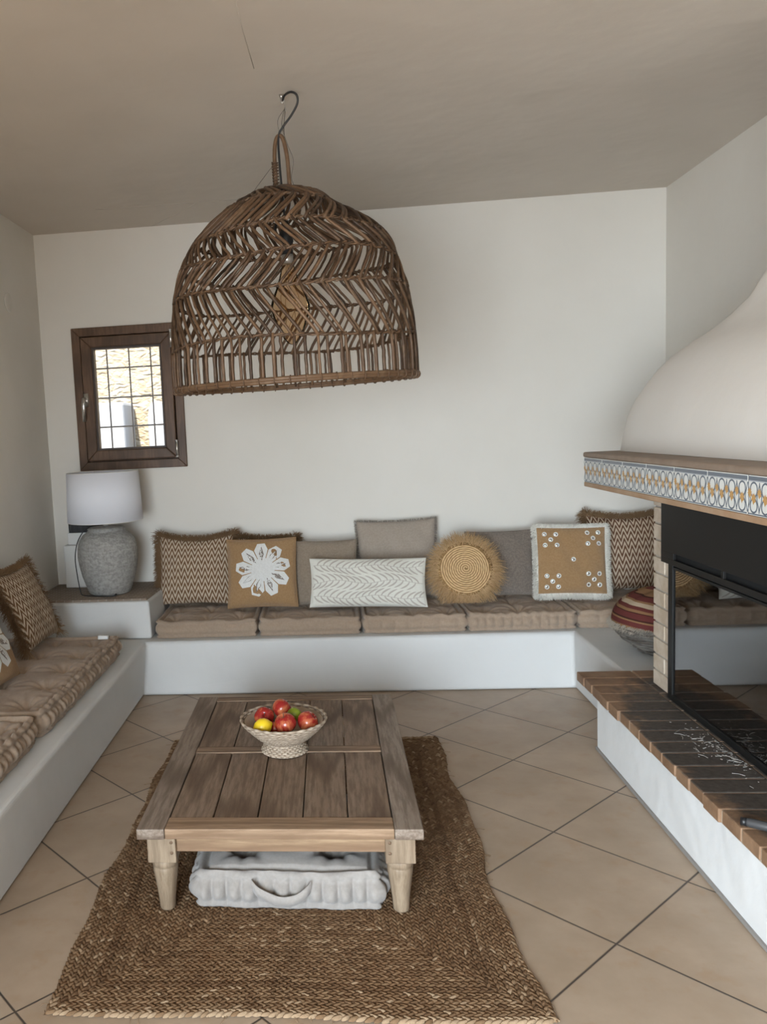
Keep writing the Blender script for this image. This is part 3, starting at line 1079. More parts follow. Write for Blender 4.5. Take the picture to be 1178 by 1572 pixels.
def flower_pillow(label, Mx, W_=.46, H_=.455, T_=.14, seed=2):
    root = thing('flower_pillow', label, 'pillow', M=Mx, group=FG)
    P = psurf(W_, H_, T_, .04, .0, seed)
    pillow_mb(P).build('cover', M['tan'], root)
    piping(P, M['tan'], root)
    b = MB()
    rnd = random.Random(5)
    cu, cv = .05, .06

    def pt(r_, a_, off):
        return P(cu + r_ * cos(a_), cv + r_ * sin(a_), 1, off)
    NP = 9
    for k in range(NP):
        a_ = 2 * pi * k / NP + .25
        hw = pi / NP * .93
        w_ = .13
        # kite shaped petal with clipped tip
        out = [(.10, -hw * .9), (.40, -hw * 1.0), (.62, -hw), (.80, -hw * .48), (.80, hw * .35), (.62, hw), (.40, hw), (.10, hw * .9)]
        cen = pt(.46, a_, .0035)
        ring = [pt(r_, a_ + q, .003) for r_, q in out]
        nn_ = len(ring)
        b.add([cen] + ring, [(0, i + 1, (i + 1) % nn_ + 1) for i in range(nn_)], 0)
        # sequinned dark kite in the heart of the petal
        dk = [(.26, 0), (.46, -hw * .48), (.70, -.03), (.48, hw * .44)]
        ring = [pt(r_, a_ + q, .0045) for r_, q in dk]
        b.add(ring, [(0, 1, 2, 3)], 1)
        for i in range(26):
            rr_ = rnd.uniform(.32, .62); qq = rnd.uniform(-1, 1) * hw * .34 * (1 - abs(rr_ - .40) / .22)
            p0 = pt(rr_, a_ + qq, .006); s = .0035
            b.add([p0 + Vector((s, 0, 0)), p0 + Vector((0, s, 0)), p0 + Vector((-s, 0, 0)), p0 + Vector((0, -s, 0))], [(0, 1, 2, 3)], 0)
        # small inner patches
        ring = [pt(r_, a_ + .35 + q, .0048) for r_, q in ((.10, -.15), (.22, -.3), (.34, -.12), (.34, .12), (.22, .3))]
        b.add(ring, [(0, 1, 2, 3, 4)], 0)
    ring = [pt(.13, 2 * pi * i / 10, .0056) for i in range(10)]
    b.add(ring, [tuple(range(10))], 0)
    b.build('flower_applique', [M['whitecloth'], M['greyspeck']], root, smooth=False)
    return root


flower_pillow('tan square pillow with a white patchwork flower, against the back wall', pmat(-.464, 5.25, ZS + .008, 16, 0, .3))
# left-bench pillows face +X
chevron_pillow('chevron knit pillow with brown fringe leaning on the left wall', pmat(-1.66, 4.46, ZS + .012, 22, 90, 0), .50, .46, .14, seed=8, sag=.01)
flower_pillow('tan pillow with white patchwork flower at the left picture edge', pmat(-1.60, 3.64, ZS, 24, 86, 0), .48, .44, .15, seed=9)

# taupe pillows
root = thing('taupe_pillow', 'taupe linen pillow behind the left end of the leaf pillow', 'pillow', M=pmat(-.055, 5.33, ZS - .002, 17, 0, -.5))
P = psurf(.425, .43, .14, .045, .0, 12); pillow_mb(P).build('cover', M['taupe'], root); piping(P, M['taupe'], root, .002, 'seam')
root = thing('fringed_taupe_pillow', 'grey-taupe pillow with short frayed side fringe, standing highest behind the leaf pillow', 'pillow', M=pmat(.435, 5.50, ZS + .0, 10, 0, .5))
P = psurf(.53, .52, .13, .05, .0, 13); pillow_mb(P).build('cover', M['taupe2'], root)
fringe_mb(P, .53, .5, .022, 1500, .0012, .3, 4).build('fringe', M['fringe_taupe'], root)
root = thing('linen_pillow', 'dark grey-brown linen pillow between the straw disc and the shell-disc pillow', 'pillow', M=pmat(1.095, 5.42, ZS + .004, 12, 0, 0))
P = psurf(.44, .43, .11, .04, .0, 14); pillow_mb(P).build('cover', M['taupe3'], root); piping(P, M['taupe3'], root, .002, 'seam')

# long leaf-print lumbar pillow
root = thing('leaf_pillow', 'long cream lumbar pillow printed with grey leaf fronds, in front', 'pillow', M=pmat(.213, 5.14, ZS + .014, 19, 0, -1.4))
W_, H_ = .74, .315
P = psurf(W_, H_, .13, .035, .0, 15)
b = pillow_mb(P, 56)
asp = W_ / H_
for (v0, dr) in ((.62, 1), (-.02, -1), (-.64, 1)):
    # a wavy stem with fronds curling off both sides
    stem = [(-.95 + 1.9 * i / 40, v0 + .07 * sin(i * .30 + dr)) for i in range(41)]
    leaf_strip(b, P, stem, [.007] * 41, 1)
    nf = 17
    for k in range(nf):
        for sg in (1, -1):
            s0 = -.93 + 1.86 * (k + (.5 if sg > 0 else 0)) / nf
            i0 = (s0 + .95) / 1.9 * 40
            v_ = v0 + .07 * sin(i0 * .30 + dr)
            pts, wd = [], []
            for q in range(8):
                f = q / 7
                pts.append((s0 + dr * .17 * f ** 1.25 + .0, v_ + sg * (.34 * (f ** .75) - .05 * f * f)))
                wd.append(.036 * sin(pi * min(1, .12 + .88 * f)) ** .6 * .8)
            wd[-1] = .001
            leaf_strip(b, P, pts, wd, 1)
b.build('cover', [M['leafbase'], M['leaf']], root)

# round raffia pillow
root = thing('raffia_pillow', 'round straw-coloured raffia disc pillow with shaggy fringe', 'pillow', M=pmat(.830, 5.19, ZS + .012, 18, 0, 0))
R_ = .152
CY_ = .215


def disc_z(r_):
    return .055 * max(0, 1 - (r_ / (R_ * 1.25)) ** 2) ** .5 + .004


b = MB()
vs = [(0, CY_, disc_z(0))]; fs = []
NR, NS = 14, 64
for i in range(1, NR + 1):
    r_ = R_ * 1.12 * i / NR
    for k in range(NS):
        a_ = 2 * pi * k / NS
        vs.append((r_ * cos(a_), CY_ + r_ * sin(a_), disc_z(r_)))
for k in range(NS):
    fs.append((0, 1 + k, 1 + (k + 1) % NS))
for i in range(NR - 1):
    for k in range(NS):
        a_ = 1 + i * NS + k; c_ = 1 + i * NS + (k + 1) % NS
        fs.append((a_, a_ + NS, c_ + NS, c_))
b.add(vs, fs)
nb = len(vs)
b.add([(x, y, -z) for x, y, z in vs], [tuple(reversed(f)) for f in fs])
off = 1 + (NR - 1) * NS
b.f += [(off + k, nb + off + k, nb + off + (k + 1) % NS, off + (k + 1) % NS) for k in range(NS)]; b.m += [0] * NS
b.build('cover', mat('raffia_backing', (.26, .15, .06), .9), root)
b = MB()
turns = 11
pts = []
n_ = turns * 46
for i in range(n_):
    f = i / n_
    r_ = .006 + (R_ - .004) * f
    a_ = 2 * pi * turns * f
    pts.append(Vector((r_ * cos(a_), CY_ + r_ * sin(a_), disc_z(r_) + .001)))
rad = [.0047 * (1 + .34 * sin(i * 2.1)) for i in range(n_)]
b.tube(pts, rad, 6)
b.build('coil', M['raffia'], root)
b = MB()
rnd = random.Random(3)
for i in range(1900):
    a_ = rnd.uniform(0, 2 * pi)
    r0 = R_ * rnd.uniform(.93, 1.14)
    l_ = rnd.uniform(.04, .105)
    lat = rnd.gauss(0, .45)
    da = Vector((cos(a_ + lat), sin(a_ + lat), rnd.uniform(-.35, .45)))
    p0 = Vector((r0 * cos(a_), CY_ + r0 * sin(a_), disc_z(R_) * rnd.uniform(-.6, 1)))
    p1 = p0 + da * l_ * .5
    p2 = p0 + da * l_ + Vector((0, -.15 * l_, rnd.uniform(-.25, .15) * l_))
    p2.y = max(p2.y, .002); p1.y = max(p1.y, .003)
    b.tube([p0, p1, p2], [.0019, .0017, .0008], 3, mat=0 if rnd.random() < .75 else 1, caps=False)
b.build('fringe', [M['raffia'], M['raffia2']], root)

# tan pillow with shell discs and white fringe
root = thing('shell_disc_pillow', 'tan pillow with white fringe and silver discs set like dice dots', 'pillow', M=pmat(1.505, 5.30, ZS + .026, 11, 0, -1.5))
P = psurf(.43, .43, .11, .03, .0, 21)
pillow_mb(P).build('cover', M['tan'], root)
fringe_mb(P, .45, .45, .036, 4200, .0021, .34, 6).build('fringe', M['fringe_white'], root)
db = MB()
db.lathe([(.0005, .0030), (.0085, .0030), (.0090, .0022), (.0090, 0)][::-1], 16, mat=1)
db.tube([(.0118 * cos(2 * pi * k / 18), .0118 * sin(2 * pi * k / 18), .002) for k in range(18)], .0034, 6, closed=True, mat=0)
disc0 = None
for (cu, cv) in ((-.62, .62), (.60, .66), (-.60, -.62), (.58, -.56), (0, 0.03)):
    for (du, dv) in (((0, 0), (.165, .165), (-.165, .165), (.165, -.165), (-.165, -.165)) if (cu, cv) != (0, .03) else ((0, 0),)):
        u, v = cu + du, cv + dv
        p0 = P(u, v, 1, .0008); pu = P(u + .02, v, 1, .0008) - p0; pv = P(u, v + .02, 1, .0008) - p0
        nz = pu.cross(pv).normalized(); xu = pu.normalized(); yu = nz.cross(xu)
        if disc0 is None:
            disc0 = db.build('mirror_disc', [M['whitecloth'], M['mirror']], root); o = disc0
        else:
            o = disc0.copy(); COL.objects.link(o); o.parent = root
        o.matrix_local = Matrix(((xu.x, yu.x, nz.x, p0.x), (xu.y, yu.y, nz.y, p0.y), (xu.z, yu.z, nz.z, p0.z), (0, 0, 0, 1)))

# little white tag on the left mattress
b = MB(); b.prism([(-.03, -.008, 0), (.03, -.010, 0), (.032, .014, 0), (-.03, .016, 0)], [(-.029, -.006, .022), (.030, -.008, .020), (.031, .012, .020), (-.028, .014, .023)])
o = tag(b.build('paper_tag', M['white'], smooth=False, bevel=.002), 'tiny white folded tag lying on the far end of the left mattress', 'tag')
o.location = (-1.355, 4.60, .448)

# ================================================================== BOWL WITH STRIPED TEXTILE
BW = thing('bark_bowl', 'rough grey woven bark bowl on the right bench beside the brick pillar', 'bowl', (1.765, 4.47, .3345))
m = mat('grey_bark', (.2, .18, .15), .9)
t = NT(m); co = t.coord(scale=(1, 1, 5)); n1 = t.noise(co, 9, 5, .7)
t.color(t.mix(t.ramp(n1, [(.35, (0, 0, 0)), (.65, (1, 1, 1))]), (.045, .032, .024), (.22, .20, .175))); t.bump(n1, .9, .02)
b = MB()
prof = [(.02, .001), (.13, .001), (.145, .012), (.155, .03), (.20, .06), (.25, .10), (.285, .15), (.292, .165), (.28, .168), (.24, .12), (.16, .06), (.02, .05)]
rnd = random.Random(8); pa = [rnd.uniform(0, 6) for _ in range(9)]
b.lathe(prof, 56, fn=lambda q, z: 1 + .02 * sin(3 * q + pa[0] + z * 30) + .015 * sin(7 * q + pa[1] - z * 50))
b.build('bowl_shell', m, BW)
b = MB()
for k in range(15):
    f = k / 14
    zc = .012 + .146 * f
    # radius at height by interpolating outer profile
    op = prof[1:8]
    for i in range(len(op) - 1):
        if op[i][1] <= zc <= op[i + 1][1] + 1e-9:
            g_ = (zc - op[i][1]) / max(1e-6, op[i + 1][1] - op[i][1]); rr_ = op[i][0] + g_ * (op[i + 1][0] - op[i][0]); break
    pts = [((rr_ + .003 * sin(q * 5 + k)) * cos(q), (rr_ + .003 * sin(q * 5 + k)) * sin(q), max(.007, zc + .006 * sin(q * 2 + k * 1.7) + .003 * sin(q * 9 + k))) for q in [2 * pi * i / 60 for i in range(60)]]
    b.tube(pts, .0065 + .002 * sin(k * 3), 6, closed=True)
b.build('woven_strand', m, BW)
m = mat('kilim_stripes', (.4, .15, .1), .95, spec=.1)
t = NT(m); tc = t.n('ShaderNodeTexCoord'); x, y, z = t.sep(tc.outputs['UV'])
nz = t.noise(t.coord('UV'), 5, 2)
f = t.math('FRACT', t.math('ADD', t.math('MULTIPLY', y, 1.0), t.math('MULTIPLY', nz, .03)))
tan_, red_, dk_, cr_ = (.22, .12, .06), (.11, .03, .026), (.05, .020, .014), (.40, .31, .22)
c = t.ramp(f, [(0, tan_), (.08, tan_)])
rp = c.node.color_ramp; rp.interpolation = 'CONSTANT'
els = [(0, tan_), (.10, dk_), (.13, tan_), (.20, red_), (.30, tan_), (.33, dk_), (.36, red_), (.46, dk_), (.475, tan_), (.52, red_), (.58, cr_), (.65, tan_), (.68, red_), (.76, dk_), (.78, tan_), (.86, red_), (.95, tan_)]
while len(rp.elements) < len(els):
    rp.elements.new(.99)
for e_, (p_, c_) in zip(rp.elements, els):
    e_.position = p_; e_.color = (*c_, 1)
t.color(c); n1 = t.noise(tc.outputs['Object'], 140, 3); t.bump(n1, .6, .003)
K = thing('striped_kilim', 'rolled striped kilim textile in red, tan and cream heaped in the bark bowl', 'textile', (1.765, 4.47, .50))


def kil(u, v):
    th = 2 * pi * u; ph = pi * v
    x, y, z = sin(ph) * cos(th), sin(ph) * sin(th), -cos(ph)
    # stripes run along x; flattened dome with a drooping rim
    sx, sy, sz = .285, .27, (.185 if z > 0 else .06)
    r_ = sqrt(x * x + y * y)
    px_, py_ = x * sx, y * sy
    sgn = lambda a_: (1 if a_ >= 0 else -1)
    pz = sgn(z) * abs(z) ** .85 * sz + .008 * sin(5 * x + 3) * (1 - r_) + .006 * sin(py_ * 60) * max(0, z)
    return Vector((px_, py_, pz))


b = MB()
nu, nv = 64, 32
vs, uvs, fs = [], [], []
for j in range(nv + 1):
    for i in range(nu):
        p_ = kil(i / nu, .001 + .998 * j / nv); vs.append(p_)
        uvs.append((p_.x * 2, .04 + (p_.z + .05) * 3.7 + .35 * p_.x + .5 * max(0, p_.z - .12) * p_.y))
for j in range(nv):
    for i in range(nu):
        l = (i + 1) % nu
        fs.append((j * nu + i, j * nu + l, (j + 1) * nu + l, (j + 1) * nu + i))
b.add(vs, fs, 0, uvs)
b.build('cloth', m, K)
b = MB(); rnd = random.Random(2)
for i in range(900):
    a_ = rnd.uniform(pi * .75, pi * 1.7)
    p0 = Vector((.286 * cos(a_), .271 * sin(a_), rnd.uniform(-.014, .012)))
    d_ = Vector((cos(a_ + rnd.gauss(0, .4)), sin(a_ + rnd.gauss(0, .4)), rnd.uniform(-1.0, .1))).normalized() * rnd.uniform(.012, .028)
    b.tube([p0, p0 + d_ * .6, p0 + d_ + Vector((0, 0, -.004))], [.0014, .0013, .0006], 3, caps=False)
b.build('frayed_edge', mat('grey_beige_yarn', (.36, .31, .25), .95), K)

# ================================================================== TABLE LAMP
LX, LY, LZ = -1.497, 5.33, .5865
LP = thing('table_lamp', 'table lamp with white drum shade and grey textured ceramic jar base', 'lamp', (LX, LY, LZ))
m = mat('grey_ceramic', (.40, .385, .36), .6)
t = NT(m); co = t.coord(); n1 = t.noise(co, 55, 5, .7); co3 = t.coord(scale=(1, 1, 6)); n2 = t.noise(co3, 12, 3)
t.color(t.mix(t.ramp(n2, [(.3, (0, 0, 0)), (.7, (1, 1, 1))]), (.34, .33, .31), (.42, .405, .38))); t.bump(n1, 1.0, .008)
t.color(t.mix(t.math('MULTIPLY', t.ramp(n1, [(.40, (1, 1, 1)), (.56, (0, 0, 0))]), .55), t.ramp(n2, [(.3, (.34, .33, .31)), (.7, (.46, .45, .42))]), (.17, .16, .15)))
b = MB()
b.lathe([(.02, 0), (.128, 0), (.138, .006), (.155, .05), (.178, .12), (.193, .19), (.200, .25), (.198, .31), (.185, .36), (.160, .395), (.130, .415), (.122, .425), (.124, .435), (.112, .444), (.06, .449), (.02, .45)], 56)
b.build('base', m, LP)
b = MB(); b.lathe([(.018, .449), (.018, .50), (.024, .502), (.024, .53), (.012, .53), (.012, .60)], 20); b.build('stem', mat('pale_metal', (.62, .60, .57), .4, .3), LP)
m = mat('white_shade', (.80, .81, .86), .85)
t = NT(m); m.node_tree.nodes['Principled BSDF'].inputs['Transmission Weight'].default_value = 0
co = t.coord(); n = t.noise(co, 200, 2); t.bump(n, .15, .001)
z0, z1 = .485, .812
b = MB()
b.lathe([(.247, z0), (.2505, z0), (.2375, z1), (.234, z1), (.247, z0)], 72)
b.f = b.f[:-2]; b.m = b.m[:-2]
sh = b.build('lamp_shade', m, LP)
b = MB()
for zz, rr_ in ((z0 + .002, .2485), (z1 - .002, .2355)):
    b.tube([(rr_ * cos(q), rr_ * sin(q), zz) for q in [2 * pi * i / 64 for i in range(64)]], .003, 6, closed=True)
for k in range(3):
    a_ = 2 * pi * k / 3
    b.tube([(.012 * cos(a_), .012 * sin(a_), .60), (.235 * cos(a_), .235 * sin(a_), z1 - .003)], .002, 6)
b.build('shade_ring', M['white'], sh)
b = MB(); b.lathe([(.012, .55), (.022, .56), (.032, .60), (.030, .64), (.012, .67), (.003, .672)], 20); b.build('bulb', M['white'], LP)
b = MB()
ang = radians(262)
pts = [(-.06, -.02, .462), (-.10, -.05, .455), (-.14, -.075, .42), (-.178, -.09, .35), (-.200, -.085, .25), (-.196, -.08, .14), (-.18, -.085, .03), (-.16, -.10, .004), (-.09, -.138, .004), (.0, -.160, .004), (.06, -.155, .004), (.078, -.148, .012)]
# smooth
def smooth_path(pts, n=6):
    P_ = [Vector(p) for p in pts]; out = []
    for i in range(len(P_) - 1):
        p0, p1, p2, p3 = P_[max(i - 1, 0)], P_[i], P_[i + 1], P_[min(i + 2, len(P_) - 1)]
        for k in range(n):
            f = k / n
            out.append(.5 * ((2 * p1) + (p2 - p0) * f + (2 * p0 - 5 * p1 + 4 * p2 - p3) * f * f + (3 * p1 - p0 - 3 * p2 + p3) * f ** 3))
    out.append(P_[-1]); return out
b.tube(smooth_path(pts), .0035, 7); b.tube([(.070, -.150, .004), (.080, -.148, .016)], .006, 8)
b.build('cord', M['black'], LP)

WB = thing('wall_box', 'white boxed unit with black slotted top standing behind the table lamp', 'box', (-1.745, 5.585, .5865))
b = MB(); b.box(-.125, .10, -.055, .10, 0, .30); b.build('housing', M['white'], WB, smooth=False, bevel=.008)
b = MB(); b.box(-.085, .16, -.03, .105, .385, .455)
for k in range(6):
    b.box(-.080 + k * .04, -.060 + k * .04, -.036, -.03, .392, .448)
b.build('slotted_top', M['black'], WB, smooth=False, bevel=.003)
b = MB(); b.box(-.10, .14, -.02, .10, .301, .384); b.build('box_shelf', M['white'], WB, smooth=False, bevel=.004)

b = MB(); b.lathe([(.060, 0), (.060, .004), (.056, .006), (.001, .006)], 40)
o = tag(b.build('junction_cover', M['wall']), 'round white cover plate on the left wall near the picture edge', 'cover plate')
o.matrix_world = Matrix.Translation((XL + .0005, 5.14, 2.50)) @ Matrix.Rotation(pi / 2, 4, 'Y')

# ================================================================== PENDANT
PX, PY, PZ = -.137, 3.73, 1.815
PD = thing('rattan_pendant', 'large brown woven rattan dome pendant hanging from the ceiling', 'pendant lamp', (PX, PY, PZ), (radians(1.6), radians(-1.1), 0))
prof = [(0, .536), (.10, .535), (.25, .525), (.38, .506), (.48, .478), (.56, .440), (.64, .388), (.71, .322), (.765, .248), (.805, .160), (.828, .080), (.835, .03)]


def prad(z):
    for i in range(len(prof) - 1):
        if prof[i][0] <= z <= prof[i + 1][0]:
            f = (z - prof[i][0]) / (prof[i + 1][0] - prof[i][0])
            return prof[i][1] * (1 - f) + prof[i + 1][1] * f
    return prof[-1][1] if z > prof[-1][0] else prof[0][1]


def pp(a_, z, dr=0.0):
    r_ = prad(z) + dr
    c1 = max(0, cos(a_ - .15)) ** 3
    r_ *= 1 - .27 * exp(-((z - .750) / .045) ** 2) * c1 + .055 * exp(-((z - .60) / .07) ** 2) * c1
    r_ *= 1 + .012 * sin(2 * a_ + 1) * (z / .8)
    zz = z + .010 * sin(3 * a_ + z * 9) * min(1, z * 5) * (1 if z < .8 else .3)
    return Vector((r_ * cos(a_), r_ * sin(a_), zz))


def ringpts(z, n=96, dr=0.0):
    return [pp(2 * pi * i / n, z, dr) for i in range(n)]


rnd = random.Random(17)
b = MB()
for q in range(2):
    b.tube([p + Vector((0, 0, .010 * q - .004)) for p in ringpts(0, 110, .0 + .003 * (q))], .0085, 8, closed=True, tint=.75)
# lashing bumps round the rim
for i in range(56):
    a_ = 2 * pi * i / 56
    c0 = pp(a_, 0); ax = Vector((-sin(a_), cos(a_), 0)); rd = Vector((cos(a_), sin(a_), 0))
    b.tube([c0 + rd * (.014 * cos(w)) + Vector((0, 0, .0 + .016 * sin(w))) + ax * .004 * sin(w * .5) for w in [2 * pi * k / 10 for k in range(10)]], .0028, 5, closed=True, tint=.55)
b.build('rim', M['rattan'], PD)
levels = [0.0, .17, .37, .505, .620, .745, .83]
for z in levels[1:6]:
    b = MB()
    for q in (-1, 1):   # two canes twining past each other
        pts = []
        n = 200
        for i in range(n):
            a_ = 2 * pi * i / n
            pts.append(pp(a_, z + .0045 * q * sin(42 * a_), .007 * q * cos(42 * a_)))
        b.tube(pts, .0042, 6, closed=True, tint=.45 + .2 * q)
    b.build('woven_ring', M['rattan'], PD)
NSL = 78
shifts = [0.0, -.27, .24, -.26, .34, -.5]
acc = 0.0
for bi in range(6):
    z0, z1 = levels[bi], levels[bi + 1]
    b = MB()
    cnt = NSL if bi < 4 else (64 if bi == 4 else 40)
    sgn = shifts[bi]
    for i in range(cnt):
        # canes come in loose pairs
        a0 = 2 * pi * (i + (.28 if i % 2 else 0)) / cnt + acc
        jit = rnd.gauss(0, .012)
        n = 7
        pts = []
        for k in range(n + 1):
            f = k / n
            pts.append(pp(a0 + jit + (sgn + rnd.gauss(0, .003)) * f, z0 + (z1 - z0) * f + (.008 if k == n else (-.008 if k == 0 and bi else 0)), .004 * (1 if i % 2 else -1)))
        rr_ = rnd.uniform(.0053, .0074) if bi < 4 else rnd.uniform(.0062, .0086)
        b.tube(pts, rr_, 6, tint=min(1, max(0, rnd.gauss(.42, .27))))
    acc += sgn
    b.build('cane_band', M['rattan'], PD)
b = MB()
b.tube([(.05 * cos(q), .05 * sin(q), .835) for q in [2 * pi * i / 24 for i in range(24)]], .009, 8, closed=True, tint=.4)
b.tube([(.028 * cos(q), .028 * sin(q), .842) for q in [2 * pi * i / 20 for i in range(20)]], .008, 8, closed=True, tint=.5)
b.build('crown', M['rattan'], PD)
b = MB()
pts = smooth_path([(-.028, 0, .79), (-.029, 0, .90), (-.027, 0, .99), (-.016, 0, 1.045), (0, 0, 1.058), (.014, 0, 1.04), (.026, 0, .97), (.029, 0, .88), (.032, 0, .79)], 5)
b.tube(pts, .0088, 8, tint=.8)
hd = b.build('handle', M['rattan'], PD)
b = MB()
hp = smooth_path([(-.0285, 0, .845), (-.029, 0, .90), (-.0282, 0, .95)], 24)
b.tube([p + Vector((.0135 * cos(i * 1.25), .0135 * sin(i * 1.25), 0)) for i, p in enumerate(hp)], .0032, 5, tint=.35)
b.build('binding', M['rattan'], hd)
# socket, bulb, cord
SKZ = .565
b = MB(); b.lathe([(.010, SKZ + .145), (.017, SKZ + .13), (.022, SKZ + .10), (.030, SKZ + .085), (.031, SKZ + .05), (.026, SKZ + .03), (.027, SKZ - .005), (.01, SKZ - .005)][::-1], 20, (.0, 0, 0)); b.build('socket', M['black'], PD)
b = MB(); b.tube([(-.03, -.005, SKZ + .155), (-.045, -.02, SKZ + .10), (-.04, -.025, SKZ + .065), (-.01, -.015, SKZ + .055)], .006, 7); b.build('cord_clip', M['black'], PD)
b = MB(); b.lathe([(.01, SKZ - .045), (.025, SKZ - .045), (.0255, SKZ - .006), (.01, SKZ - .006)], 20); b.build('bulb_cap', mat('brass_cap_pale', (.62, .60, .56), .35, .8), PD)
m = mat('amber_glass', (1, .8, .5), .02)
t = NT(m)
tr = t.n('ShaderNodeBsdfTransparent'); tr.inputs[0].default_value = (.96, .83, .68, 1)
gl = t.n('ShaderNodeBsdfGlossy'); gl.inputs['Roughness'].default_value = .03; gl.inputs[0].default_value = (1, .93, .82, 1)
lw = t.n('ShaderNodeLayerWeight'); lw.inputs[0].default_value = .12
mx = t.n('ShaderNodeMixShader'); t.l(lw.outputs['Fresnel'], mx.inputs[0]); t.l(tr.outputs[0], mx.inputs[1]); t.l(gl.outputs[0], mx.inputs[2])
t.l(mx.outputs[0], t.t.nodes['Material Output'].inputs[0])
b = MB(); bz = SKZ - .046
b.lathe([(.026, bz), (.030, bz - .02), (.042, bz - .06), (.062, bz - .11), (.080, bz - .15), (.088, bz - .18), (.087, bz - .20), (.075, bz - .24), (.058, bz - .28), (.038, bz - .32), (.020, bz - .342), (.006, bz - .347)][::-1], 24)
b.f = b.f[:-2]; b.m = b.m[:-2]
blb = b.build('bulb', m, PD)
b = MB()
for k in range(4):
    a_ = pi / 2 * k
    b.tube(smooth_path([(.006 * cos(a_), .006 * sin(a_), bz), (.02 * cos(a_), .02 * sin(a_), bz - .09), (.045 * cos(a_ + .5), .045 * sin(a_ + .5), bz - .15), (.02 * cos(a_ + 1.2), .02 * sin(a_ + 1.2), bz - .22), (.03 * cos(a_ + 2), .03 * sin(a_ + 2), bz - .27)], 5), .0013, 5)
b.build('filament', mat('filament_bronze', (.35, .2, .08), .4, .9), blb)
b = MB()
loop = smooth_path([(.0, 0, SKZ + .14), (-.004, 0, .80), (-.008, 0, .95), (-.006, -.004, 1.05), (.014, -.012, 1.085), (.055, -.03, 1.125), (.084, -.045, 1.165), (.084, -.055, 1.195), (.062, -.05, 1.212), (.034, -.025, 1.212), (.022, 0, 1.200)], 8)
b.tube(loop, .0048, 8); b.build('cord', M['black'], PD)
TOPW = ZC - PZ
b = MB()
b.tube([p + Vector((.018, 0, 0)) for p in smooth_path([(.004, 0, TOPW - .001), (-.004, 0, TOPW - .022), (.002, 0, TOPW - .035), (.010, 0, TOPW - .025), (.012, 0, TOPW - .045), (.016, 0, TOPW - .07)], 5)], .0028, 6)
b.tube([(.017, 0, TOPW - .0015), (.017, 0, TOPW - .016)], [.010, .006], 10)
b.build('ceiling_hook', M['steel'], PD)
for w in ([(.028, 0, TOPW - .06), (-.004, 0, 1.12), (.002, 0, 1.055)],
          [(.031, 0, TOPW - .05), (.012, -.01, 1.10), (.03, -.01, 1.02), (.052, -.01, .95), (.040, 0, .88), (.056, 0, .83)],
          [(.031, 0, TOPW - .05), (.02, .01, 1.08), (.024, .01, .95), (.03, .01, .83)],
          [(.030, 0, TOPW - .07), (.016, 0, 1.07)],
          [(-.020, 0, .955), (-.07, -.01, .90), (-.125, -.02, .835), (-.145, -.02, .795)]):
    b = MB(); b.tube(smooth_path(w, 8), .0011, 5); b.build('wire', M['wire'], PD)

# ================================================================== RUG
RX0, RX1, RY0, RY1 = -.868, .512, 2.085, 4.145
RW = .0235
rnd = random.Random(23)
cxr, cyr = (RX0 + RX1) / 2, (RY0 + RY1) / 2
hxr, hyr = (RX1 - RX0) / 2, (RY1 - RY0) / 2
b = MB()


def warp(x, y):
    # the loose edges are slightly wavy
    u, v = (x - cxr) / hxr, (y - cyr) / hyr
    x += .012 * sin(v * 7 + 1) * abs(u) ** 2 * (1 if u > 0 else .6) - .006 * sin(v * 15) * u * u
    if u > 0:
        x += -.020 * v * v * u * (v > 0) + .030 * (v < -.75) * (-v - .75) * 4 * u
    y += .008 * sin(u * 5 + 2) * v * v
    return x, y


def slabpt(x, y, z):
    x, y = warp(x, y); return (x, y, z)


ng = 30
b.grid(lambda u, v: slabpt(RX0 + .012 + (RX1 - RX0 - .024) * u, RY0 + .012 + (RY1 - RY0 - .024) * v, .006), ng, ng, uv=False)
hz = .010
rows_ = int(hxr / RW)
for ri in range(rows_):
    ins = RW * (ri + .5)
    a_, c_ = hxr - ins, hyr - ins
    if a_ < .01:
        break
    sides = [((-a_, -c_), (a_, -c_)), ((a_, -c_), (a_, c_)), ((a_, c_), (-a_, c_)), ((-a_, c_), (-a_, -c_))]
    rowt = rnd.gauss(0, .07)
    for (p, q) in sides:
        L_ = sqrt((q[0] - p[0]) ** 2 + (q[1] - p[1]) ** 2)
        if L_ < .01:
            continue
        tx, ty = (q[0] - p[0]) / L_, (q[1] - p[1]) / L_
        n = max(1, int(L_ / .021))
        for k in range(n):
            for sg in (-1, 1):
                s = (k + .5 + (.5 if sg > 0 else 0)) / n * L_
                ox = cxr + p[0] + tx * s - ty * sg * RW * .22
                oy = cyr + p[1] + ty * s + tx * sg * RW * .22
                an = math.atan2(ty, tx) + sg * radians(-30) + rnd.gauss(0, .12)
                ca_, sa_ = cos(an), sin(an)
                hl, hw = .0175 * rnd.uniform(.85, 1.15), .0068 * rnd.uniform(.85, 1.15)
                tnt = min(1, max(0, rnd.gauss(.5, .2) + rowt + (.35 if ri == 0 and ty == 0 else 0)))
                vs = []
                for (l_, wf, hf) in ((-1, .25, .35), (-.45, .95, .92), (.45, .95, 1), (1, .25, .4)):
                    for (wq, hq) in ((-1, 0), (-.55, .85), (.55, .85), (1, 0)):
                        lx, ly = l_ * hl, wq * hw * wf
                        wx, wy = warp(ox + lx * ca_ - ly * sa_, oy + lx * sa_ + ly * ca_)
                        vs.append((wx, wy, .003 + hz * hf * (hq if hq else .0)))
                fs = [(i * 4 + j, i * 4 + j + 1, i * 4 + j + 5, i * 4 + j + 4) for i in range(3) for j in range(3)]
                b.add(vs, fs, 0, tint=tnt)
